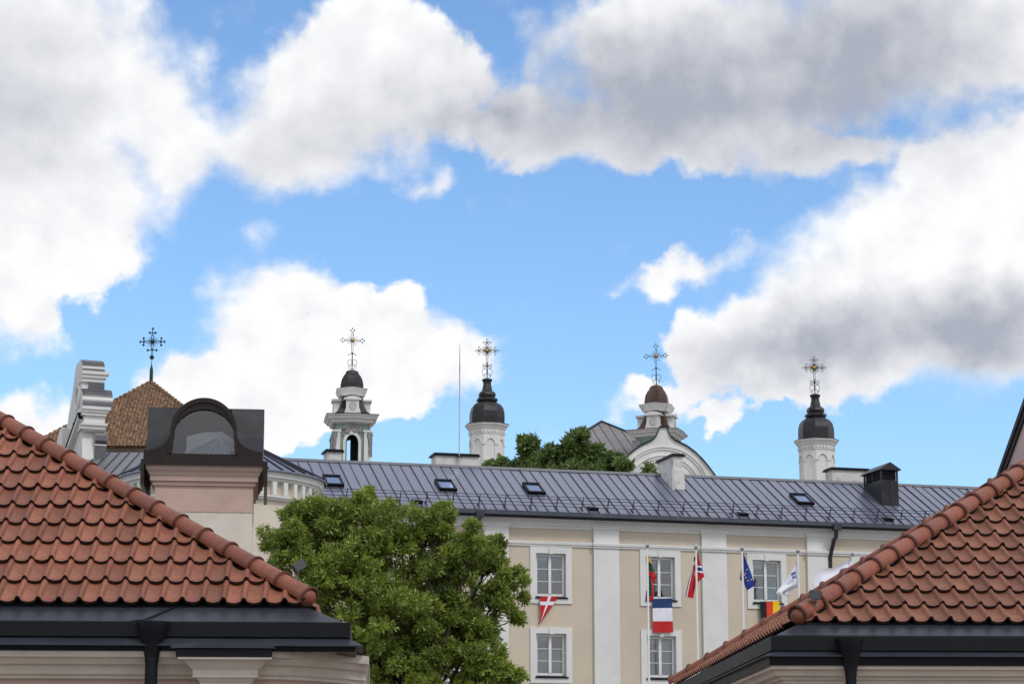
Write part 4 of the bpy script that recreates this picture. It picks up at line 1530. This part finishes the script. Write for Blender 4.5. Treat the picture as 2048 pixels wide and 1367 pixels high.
for sx, sy in ((-1, -1), (1, -1), (1, 1), (-1, 1)):
    b = MB()
    b.tube([(xa + sx * run, sy * run, za3 - drop + .04), (xa, 0, za3 + .04)], .09, 6)
    b.build('hip_cap', SEAM_D, nroof)

# pale pink gabled house at the right edge
HC = at_y(1987, 960, 36.0)
hs = Frame('gabled_house', 'pale pink house gable with steep dark verge above the weathered roof', 'house', (HC.x, HC.y), R(-62))
q = lambda x, y, ly=0.0: hs.px(x, y, ly)
xa, za4 = q(1987, 960)
xb, zb4 = q(2047, 794)
dx, dz = xb - xa, zb4 - za4
b = MB()
b.prism([(xa - dx * .4, 0), (xa - dx * .4, za4 - dz * .4), (xa + dx * 1.5, za4 + dz * 1.5), (xa + dx * 3.4, za4 - dz * .4), (xa + dx * 3.4, 0)], .15, 8.0)
b.build('wall', MAUVE, hs.o)
b = MB()
n_ = Vector((-dz, 0, dx)).normalized()
for s in (0,):
    p0, p1 = Vector((xa - dx * .6, 0, za4 - dz * .6)), Vector((xa + dx * 1.5, 0, za4 + dz * 1.5))
    p2 = Vector((xa + dx * 3.6, 0, za4 - dz * .6))
    b.prism([(p.x, p.z) for p in (p0 + n_ * .02, p1 + Vector((0, 0, .06)), p2, p2 + Vector((0, 0, .12)), p1 + Vector((0, 0, .18)), p0 + n_ * .07)], .09, 8.2)
b.build('roof', METAL, hs.o)
b = MB()
b.prism([(p.x, p.z) for p in (p0 - n_ * .05, p1 - Vector((0, 0, .10)), p1 + Vector((0, 0, .05)), p0 + n_ * .018)], .11, .149)
b.build('bargeboard', BRONZE, hs.o)

# ------------------------------------------------------------------ flagpoles and flags
FY = -5.0
def pole(x, y, label):
    a, z = MBF.px(x, y, FY)
    wpt = MBF.p + MBF.inv.inverted() @ Vector((a, FY, 0))
    fr = Frame('flagpole', label, 'flagpole', (wpt.x, wpt.y), PHI, 'flagpoles in a row')
    b = MB()
    b.tube([(0, 0, 0), (0, 0, z - .12)], .062, 10, r1=.034)
    b.build('pole', POLEW, fr.o, True)
    b = MB()
    b.lathe([(.02, z - .16), (.06, z - .13), (.085, z - .03), (.06, z + .03), (.01, z + .10)], 8)
    b.build('finial', STEEL, fr.o)
    return fr
poles = [pole(1294.5, 1088, 'white flagpole flying the yellow, green and red flag'),
         pole(1391.7, 1091, 'white flagpole flying the red flag with a blue and white cross'),
         pole(1483.7, 1094, 'white flagpole flying the blue flag with stars'),
         pole(1595.3, 1099, 'white flagpole flying the limp white flag'),
         pole(1704.5, 1105, 'white flagpole flying the spread white flag behind the hip')]
cY, cG, cR = cloth('yellow', lin(235, 178, 40)), cloth('green', lin(20, 76, 58)), cloth('red', lin(190, 36, 40))
cB, cW, cK = cloth('blue', lin(32, 58, 130)), cloth('white', lin(232, 230, 240)), cloth('black', lin(26, 26, 30))
cN, cE, cO = cloth('navy', lin(38, 62, 108)), cloth('euro_blue', lin(28, 58, 138)), cloth('gold', lin(244, 200, 20))
cD = cloth('vermilion', lin(222, 66, 40))

def flag(label, patches, mats, ly, fr=MBF, nx=18, ny=18, amp=.05, group=None):
    """patches: (net of pixel points rows x columns, colour function (u,v)->material index, depth shift)"""
    b = MB()
    c0 = MBF.px(*patches[0][0][0][0], ly)
    wpt = MBF.p + MBF.inv.inverted() @ Vector((c0[0], ly, 0))
    root = bpy.data.objects.new('flag', None)
    for (net, cf, dy) in patches:
        rws, cls = len(net), len(net[0])
        def P(u, v):
            i, j = min(int(v * (rws - 1)), rws - 2), min(int(u * (cls - 1)), cls - 2)
            fv, fu = v * (rws - 1) - i, u * (cls - 1) - j
            x = sum(w_ * net[i + a][j + c][0] for a, c, w_ in ((0, 0, (1 - fv) * (1 - fu)), (0, 1, (1 - fv) * fu), (1, 0, fv * (1 - fu)), (1, 1, fv * fu)))
            y = sum(w_ * net[i + a][j + c][1] for a, c, w_ in ((0, 0, (1 - fv) * (1 - fu)), (0, 1, (1 - fv) * fu), (1, 0, fv * (1 - fu)), (1, 1, fv * fu)))
            d = ly + dy + amp * u * math.sin(7 * u + 3 * v) + amp * .5 * math.sin(11 * u * v + 2 * v)
            a, z = MBF.px(x, y, d)
            return (a, d, z)
        for i in range(ny):
            for j in range(nx):
                vs = [P((j + a) / nx, (i + c) / ny) for a, c in ((0, 0), (1, 0), (1, 1), (0, 1))]
                b.add(vs, [(0, 1, 2, 3)], cf((j + .5) / nx, (i + .5) / ny))
    bpy.data.objects.remove(root)
    me = b.mesh('flag', mats, True)
    bm = bmesh.new()
    bm.from_mesh(me)
    bmesh.ops.remove_doubles(bm, verts=bm.verts, dist=.0004)
    bmesh.ops.recalc_face_normals(bm, faces=bm.faces)
    bm.to_mesh(me)
    bm.free()
    # own origin at its first point, axes of the building
    M = MBF.o.matrix_basis.copy()
    M = Matrix.Translation(MBF.p) @ Matrix.Rotation(PHI, 4, 'Z')
    o = obj('flag', me, None)
    o.matrix_world = M
    tag(o, label, 'flag', group)
    return o
def stripes(vals):
    def f(u, v):
        for lim, i in vals:
            if v < lim:
                return i
        return vals[-1][1]
    return f
def vstripes(vals):
    g_ = stripes(vals)
    return lambda u, v: g_(v, u)
flag('yellow, green and red flag hanging limp on its pole',
     [([[(1296, 1107), (1297.5, 1109)], [(1297, 1130), (1306, 1134)], [(1297.5, 1152), (1313.5, 1153)], [(1298, 1160), (1306, 1167)]], stripes([(.2, 0), (.5, 1), (1, 2)]), 0),
      ([[(1298, 1149), (1304, 1151)], [(1298, 1170), (1306, 1166)], [(1298, 1190), (1309, 1188)], [(1298, 1203), (1306, 1198)]], lambda u, v: 1 if u < .62 - .5 * max(0, v - .5) and v < .75 else 2, -.06),
      ([[(1292.5, 1180), (1294, 1180)], [(1290.5, 1197), (1294, 1200)]], lambda u, v: 2 if v > .6 else 1, .05)], [cY, cG, cR], FY + .06)
def nor(u, v):
    if v < .34:
        return 0
    if v < .40 or .52 < v < .58:
        return 1
    return 2 if v < .52 else 0
def nor2(u, v):
    if v < .12:
        return 2
    if v < .2:
        return 1
    return 2 if u < .10 else 1 if u < .2 else 1 if (.8 < u and .40 < v < .52) else 0
flag('red flag with white-edged blue cross hanging limp on its pole',
     [([[(1394, 1105), (1396, 1105)], [(1394.5, 1130), (1402.5, 1131)], [(1395, 1150), (1409, 1152)], [(1395.5, 1164), (1402, 1157)]], nor, 0),
      ([[(1388, 1113), (1391, 1112)], [(1384.5, 1140), (1391, 1135)], [(1377, 1160), (1391.5, 1168)], [(1370.5, 1192), (1386.5, 1196)]], nor2, .04)], [cR, cW, cB], FY + .04)
eu_stars = [(.35, .52), (.28, .62), (.34, .72), (.60, .50), (.55, .80), (.75, .66)]
eu = flag('blue flag with yellow stars hanging limp on its pole',
          [([[(1486.5, 1107), (1488, 1108)], [(1487, 1125), (1496, 1128)], [(1487.5, 1145), (1504, 1150)], [(1488, 1166), (1509, 1171)], [(1494, 1180), (1500, 1176)]], lambda u, v: 0, 0),
           ([[(1483.5, 1130), (1484.5, 1130)], [(1479.5, 1158), (1484.5, 1162)]], lambda u, v: 0, .03)], [cE], FY + .05)
sb_ = MB()
for (x, y) in ((1493.5, 1138), (1491, 1145.5), (1491.5, 1154), (1495.5, 1160), (1502, 1158), (1489, 1149)):
    pts = []
    for i in range(10):
        a, rr_ = math.pi / 2 + math.pi * i / 5, (1.7 if i % 2 == 0 else .75)
        pts.append(MBF.px(x + rr_ * math.cos(a), y - rr_ * math.sin(a), FY - .06))
    sb_.prism(pts, FY - .075, FY - .06)
sb_.build('stars', cO, eu)

def emblem(parent, corners, dy, rows_):
    """blue square with white letters, printed on the cloth"""
    P = [MBF.px(x, y, dy) for x, y in corners]
    b = MB()
    b.prism(P, dy - .006, dy)
    e_ = b.build('emblem', cloth('emblem_blue', lin(44, 74, 148)), parent)
    cu = bpy.data.curves.new('letters', 'FONT')
    cu.body = rows_
    cu.align_x, cu.align_y = 'CENTER', 'CENTER'
    cu.size = 1.0
    cu.offset = .035
    to = bpy.data.objects.new('letters_tmp', cu)
    col.objects.link(to)
    dg = bpy.context.evaluated_depsgraph_get()
    me = bpy.data.meshes.new_from_object(to.evaluated_get(dg))
    bpy.data.objects.remove(to)
    v0 = Vector((P[0][0], P[0][1])); v1 = Vector((P[1][0], P[1][1])); v3 = Vector((P[3][0], P[3][1]))
    ex, ez = v1 - v0, v3 - v0
    cen = sum((Vector(p) for p in P), Vector((0, 0))) / 4 + ez * .08
    for v in me.vertices:
        x, y = v.co.x / 2.3, v.co.y / 1.75
        p = cen + ex * x - ez * y
        v.co = (p.x, dy - .012, p.y)
    me.materials.clear()
    me.materials.append(cW)
    obj('lettering', me, e_)
f4 = flag('white flag with blue square emblem hanging in a limp fold',
          [([[(1594.5, 1119), (1596.5, 1119)], [(1579, 1146), (1597.5, 1146)], [(1566, 1166), (1599, 1171)], [(1552, 1184), (1577, 1183)], [(1557, 1190), (1576, 1188)]], lambda u, v: 0, 0),
           ([[(1566, 1178), (1577, 1182)], [(1570, 1190), (1575, 1196)]], lambda u, v: 0, -.04)], [cW], FY + .05, amp=.12)
emblem(f4, [(1581.5, 1146.5), (1591, 1141), (1592.5, 1154.5), (1585.5, 1157)], FY - .14, 'YSB')
f5 = flag('white flag with blue square emblem spread out by the wind',
          [([[(1628, 1150), (1640, 1137), (1664, 1135), (1703.5, 1116)], [(1629, 1165), (1642, 1158), (1668, 1155), (1704, 1140)], [(1630, 1184), (1646, 1180), (1672, 1176), (1704.5, 1172)]], lambda u, v: 0, 0)],
          [cW], FY + .05, nx=30, amp=.10)
emblem(f5, [(1681, 1137), (1693.5, 1134), (1694, 1146), (1682.5, 1149)], FY - .12, 'YSB')
def dan(u, v):
    return 1 if (.44 < u < .62 or .16 < v < .28) else 0
flag('small red flag with white cross hung as a triangle from a window sill',
     [([[(1080, 1192), (1117, 1191.5)], [(1080.5, 1207), (1107, 1207)], [(1081, 1225), (1094, 1225)], [(1080.5, 1240), (1084, 1241)], [(1074.5, 1248), (1076, 1247)]], dan, 0)], [cR, cW], -.16, amp=.02)
flag('blue, white and red flag hung below a window',
     [([[(1305, 1196.5), (1344, 1195.5)], [(1305.5, 1230), (1345, 1230)], [(1306.3, 1264), (1346.3, 1263.5)]], stripes([(.275, 0), (.64, 1), (1, 2)]), 0)], [cN, cW, cR], -.16, amp=.025)
flag('black, red and gold flag hung below a window',
     [([[(1519.5, 1202), (1559, 1201)], [(1522, 1240), (1558.5, 1238)], [(1525, 1292), (1560, 1290)]], vstripes([(.35, 0), (.69, 1), (1, 2)]), 0)], [cK, cD, cO], -.16, amp=.03)

# ------------------------------------------------------------------ trees
def tree(name, label, Y, lobes, base_px, n_tufts, leaf_l, leaf_w, per, lm, group=None, seed=1, trunk_r=.22, shell=2.2):
    rng = np.random.default_rng(seed)
    rnd = random.Random(seed)
    c = at_y(base_px, 1200, Y)
    fr = Frame(name, label, 'tree', (c.x, c.y), 0, group)
    S = Y / F
    L = []
    for (x, y, rx, ry) in lobes:
        p = at_y(x, y, Y) - fr.p
        p.y = rnd.uniform(-1.0, 1.0) * 45 * S
        L.append((p, rx * S, min(rx, 90) * S * .9, ry * S))
    zlow = min(p.z - rz for p, _, _, rz in L)
    ztop = max(p.z for p, _, _, _ in L)
    fork = Vector((0, 0, max(1.5, zlow * .8)))
    b = MB()
    b.tube([(0, 0, 0), (0.05, 0, fork.z * .5), tuple(fork)], trunk_r, 10, r1=trunk_r * .7)
    b.build('trunk', BARK, fr.o, True)
    br = MB()
    areas = np.array([rx * rz for _, rx, _, rz in L])
    counts = np.maximum(6, (areas / areas.sum() * n_tufts)).astype(int)
    cent, nrm, tint = [], [], []
    for (p, rx, ry, rz), cnt in zip(L, counts):
        mid = fork.lerp(p, .5) + Vector((rnd.uniform(-.2, .2), rnd.uniform(-.2, .2), .3))
        br.tube([tuple(fork), tuple(mid), tuple(p)], trunk_r * .38, 6, r1=trunk_r * .10)
        nc = max(4, cnt // 16)
        cv = rng.normal(size=(nc, 3))
        cv /= np.linalg.norm(cv, axis=1)[:, None]
        cr = rng.random(nc) ** (1 / shell)
        cc = cv * cr[:, None] * np.array([rx, ry, rz]) + np.array(p)
        pick = rng.integers(0, nc, cnt)
        ct = rng.uniform(0, 1, nc)
        v = rng.normal(size=(cnt, 3))
        v /= np.linalg.norm(v, axis=1)[:, None]
        clump = (rx * rz) ** .5 * .30
        q_ = cc[pick] + v * (rng.random(cnt) ** .6)[:, None] * clump * np.array([1.15, 1.15, .75])
        v = v * .5 + cv[pick] * .7
        cent.append(q_)
        nrm.append(v)
        lobe_t = rng.uniform(.25, .75)
        tint.append(np.clip(lobe_t * .35 + .35 * ct[pick] + .3 * rng.random(cnt), 0, 1))
        for i in range(0, cnt, max(1, cnt // 14)):
            e_ = Vector(q_[i])
            s_ = p.lerp(mid, rnd.uniform(0, .5))
            m_ = s_.lerp(e_, .55) + Vector((0, 0, -.06))
            br.tube([tuple(s_), tuple(m_), tuple(e_)], trunk_r * .085, 4, r1=trunk_r * .02)
    br.build('branches', BARK, fr.o, True)
    C = np.concatenate(cent)
    N = np.concatenate(nrm)
    T = np.concatenate(tint)
    n = len(C)
    # every tuft is a spray of leaflets round a shoot
    ax = N + np.array([.25, 0, .55]) + rng.normal(size=N.shape) * .35
    ax /= np.linalg.norm(ax, axis=1)[:, None]
    Cc = np.repeat(C, per, 0)
    A = np.repeat(ax, per, 0)
    k_ = len(Cc)
    dirn = A * .55 + rng.normal(size=(k_, 3)) * .62
    dirn /= np.linalg.norm(dirn, axis=1)[:, None]
    dirn[:, 2] -= .12
    dirn /= np.linalg.norm(dirn, axis=1)[:, None]
    side = np.cross(dirn, rng.normal(size=(k_, 3)))
    side /= np.linalg.norm(side, axis=1)[:, None]
    ll = leaf_l * rng.uniform(.7, 1.25, (k_, 1))
    ww = leaf_w * rng.uniform(.8, 1.2, (k_, 1))
    base = Cc + A * rng.uniform(-.5, .5, (k_, 1)) * leaf_l + dirn * leaf_l * .25
    nrml = np.cross(side, dirn)
    v0 = base
    v1 = base + dirn * ll * .45 + side * ww * .5 + nrml * ll * .06
    v2 = base + dirn * ll - nrml * ll * .10
    v3 = base + dirn * ll * .45 - side * ww * .5 + nrml * ll * .06
    V = np.stack([v0, v1, v2, v3], 1).reshape(-1, 3)
    me = bpy.data.meshes.new('crown')
    me.vertices.add(len(V))
    me.vertices.foreach_set('co', V.astype(np.float32).ravel())
    me.loops.add(k_ * 4)
    me.loops.foreach_set('vertex_index', np.arange(k_ * 4, dtype=np.int32))
    me.polygons.add(k_)
    me.polygons.foreach_set('loop_start', np.arange(0, k_ * 4, 4, dtype=np.int32))
    me.polygons.foreach_set('loop_total', np.full(k_, 4, dtype=np.int32))
    me.update(calc_edges=True)
    at = me.attributes.new('tint', 'FLOAT', 'FACE')
    tt = np.clip(np.repeat(T, per) + rng.normal(size=k_) * .10, 0, 1)
    at.data.foreach_set('value', tt.astype(np.float32))
    me.materials.append(lm)
    obj('crown', me, fr.o)
    return fr
tree('ash_tree', 'large leafy green ash tree in front of the beige building', 60.0,
     [(620, 1065, 70, 55), (690, 1030, 60, 45), (655, 1035, 50, 40), (800, 1050, 60, 42), (845, 1065, 50, 36), (950, 1085, 45, 35), (585, 1095, 50, 40), (735, 990, 28, 22), (745, 1035, 80, 55), (880, 1040, 38, 32), (890, 1010, 18, 14), (820, 1090, 110, 65), (640, 1130, 95, 65),
      (560, 1075, 45, 45), (545, 1110, 38, 40), (700, 1150, 120, 75), (920, 1120, 75, 50), (985, 1110, 45, 38), (1015, 1155, 34, 50), (1000, 1210, 48, 50), (890, 1190, 110, 80),
      (790, 1230, 100, 70), (945, 1260, 85, 65), (690, 1245, 80, 70), (1000, 1310, 55, 50), (1025, 1345, 35, 30), (880, 1310, 120, 80), (770, 1330, 120, 80), (850, 1400, 190, 70),
      (980, 1390, 90, 50), (690, 1390, 120, 80)], 830, 9800, .15, .044, 20, LEAF, seed=3, trunk_r=.19)
tree('lime_tree', 'dense dark green tree behind the ridge by the church roof', 118.0,
     [(1105, 905, 26, 34), (1150, 888, 34, 30), (1135, 920, 50, 30), (1185, 905, 38, 32), (1225, 922, 30, 20), (1190, 940, 65, 25), (1245, 935, 14, 14), (1130, 950, 60, 30)],
     1165, 1500, .34, .17, 9, LEAF2, 'trees behind the ridge', 5, .3)
tree('lime_tree', 'narrow dark green tree with open sky either side behind the ridge', 122.0,
     [(1058, 896, 20, 20), (1050, 915, 20, 18), (1070, 925, 28, 22), (1055, 945, 40, 22)], 1060, 600, .34, .17, 9, LEAF2, 'trees behind the ridge', 8, .26, 1.8)
tree('lime_tree', 'low green treetop at the foot of the octagonal tower', 124.0,
     [(985, 936, 28, 13), (1012, 932, 20, 16), (1000, 950, 45, 18)], 1000, 420, .34, .17, 9, LEAF2, 'trees behind the ridge', 11, .24, 1.8)
tree('lime_tree', 'small green treetop showing beside the middle chimney', 128.0,
     [(1296, 943, 9, 6), (1306, 942, 7, 8), (1300, 956, 14, 10)], 1300, 60, .34, .17, 9, LEAF2, 'trees behind the ridge', 14, .2, 1.8)

# ------------------------------------------------------------------ birds
def bird(label, x, y, Y, roll, yaw, s):
    p = at_y(x, y, Y)
    b = MB()
    prof = [(.002, -.5), (.05, -.42), (.085, -.2), (.09, 0), (.06, .25), (.03, .45), (.06, .62)]
    b.lathe(prof, 8)
    b.v = [(v[0], v[2], v[1] * .8) for v in b.v]
    me_body = b
    o = me_body.build('bird', mat('bird_dark', lin(44, 44, 50), .8, .1, 6), None, True)
    for sg_ in (-1, 1):
        w_ = MB()
        pts = [(0.05, -.16), (.55, -.30), (1.25, .12), (.62, -.02), (.05, .14)]
        top = [(sg_ * a, c_, .03 + .22 * a - .16 * a * a) for a, c_ in pts]
        bot = [(v[0], v[1], v[2] - .015) for v in top]
        n = len(pts)
        w_.add(top + bot, [tuple(range(n)), tuple(range(2 * n - 1, n - 1, -1))] + [(i, (i + 1) % n, n + (i + 1) % n, n + i) for i in range(n)])
        w_.build('wing', MATS['bird_dark'], o)
    o.location = p
    o.rotation_euler = (R(15), roll, yaw)
    o.scale = (s, s, s)
    tag(o, label, 'bird', 'swifts in the sky')
bird('tiny dark bird gliding level above the green iron cross', 246, 639, 60, R(0), R(10), .06)
bird('tiny dark bird banking steeply beside the green iron cross', 246, 696, 75, R(75), R(20), .055)
bird('small dark bird slanting across the bright white cloud', 615, 628, 55, R(-42), R(15), .055)
bird('speck of a bird over the right end of the long roof', 1957, 900, 90, R(10), R(30), .045)
bird('speck of a bird in blue sky above the pink gable', 1933, 817, 90, R(-10), R(60), .04)
bird('faint speck of a bird under the grey cloud', 1775, 170, 120, R(20), R(30), .04)
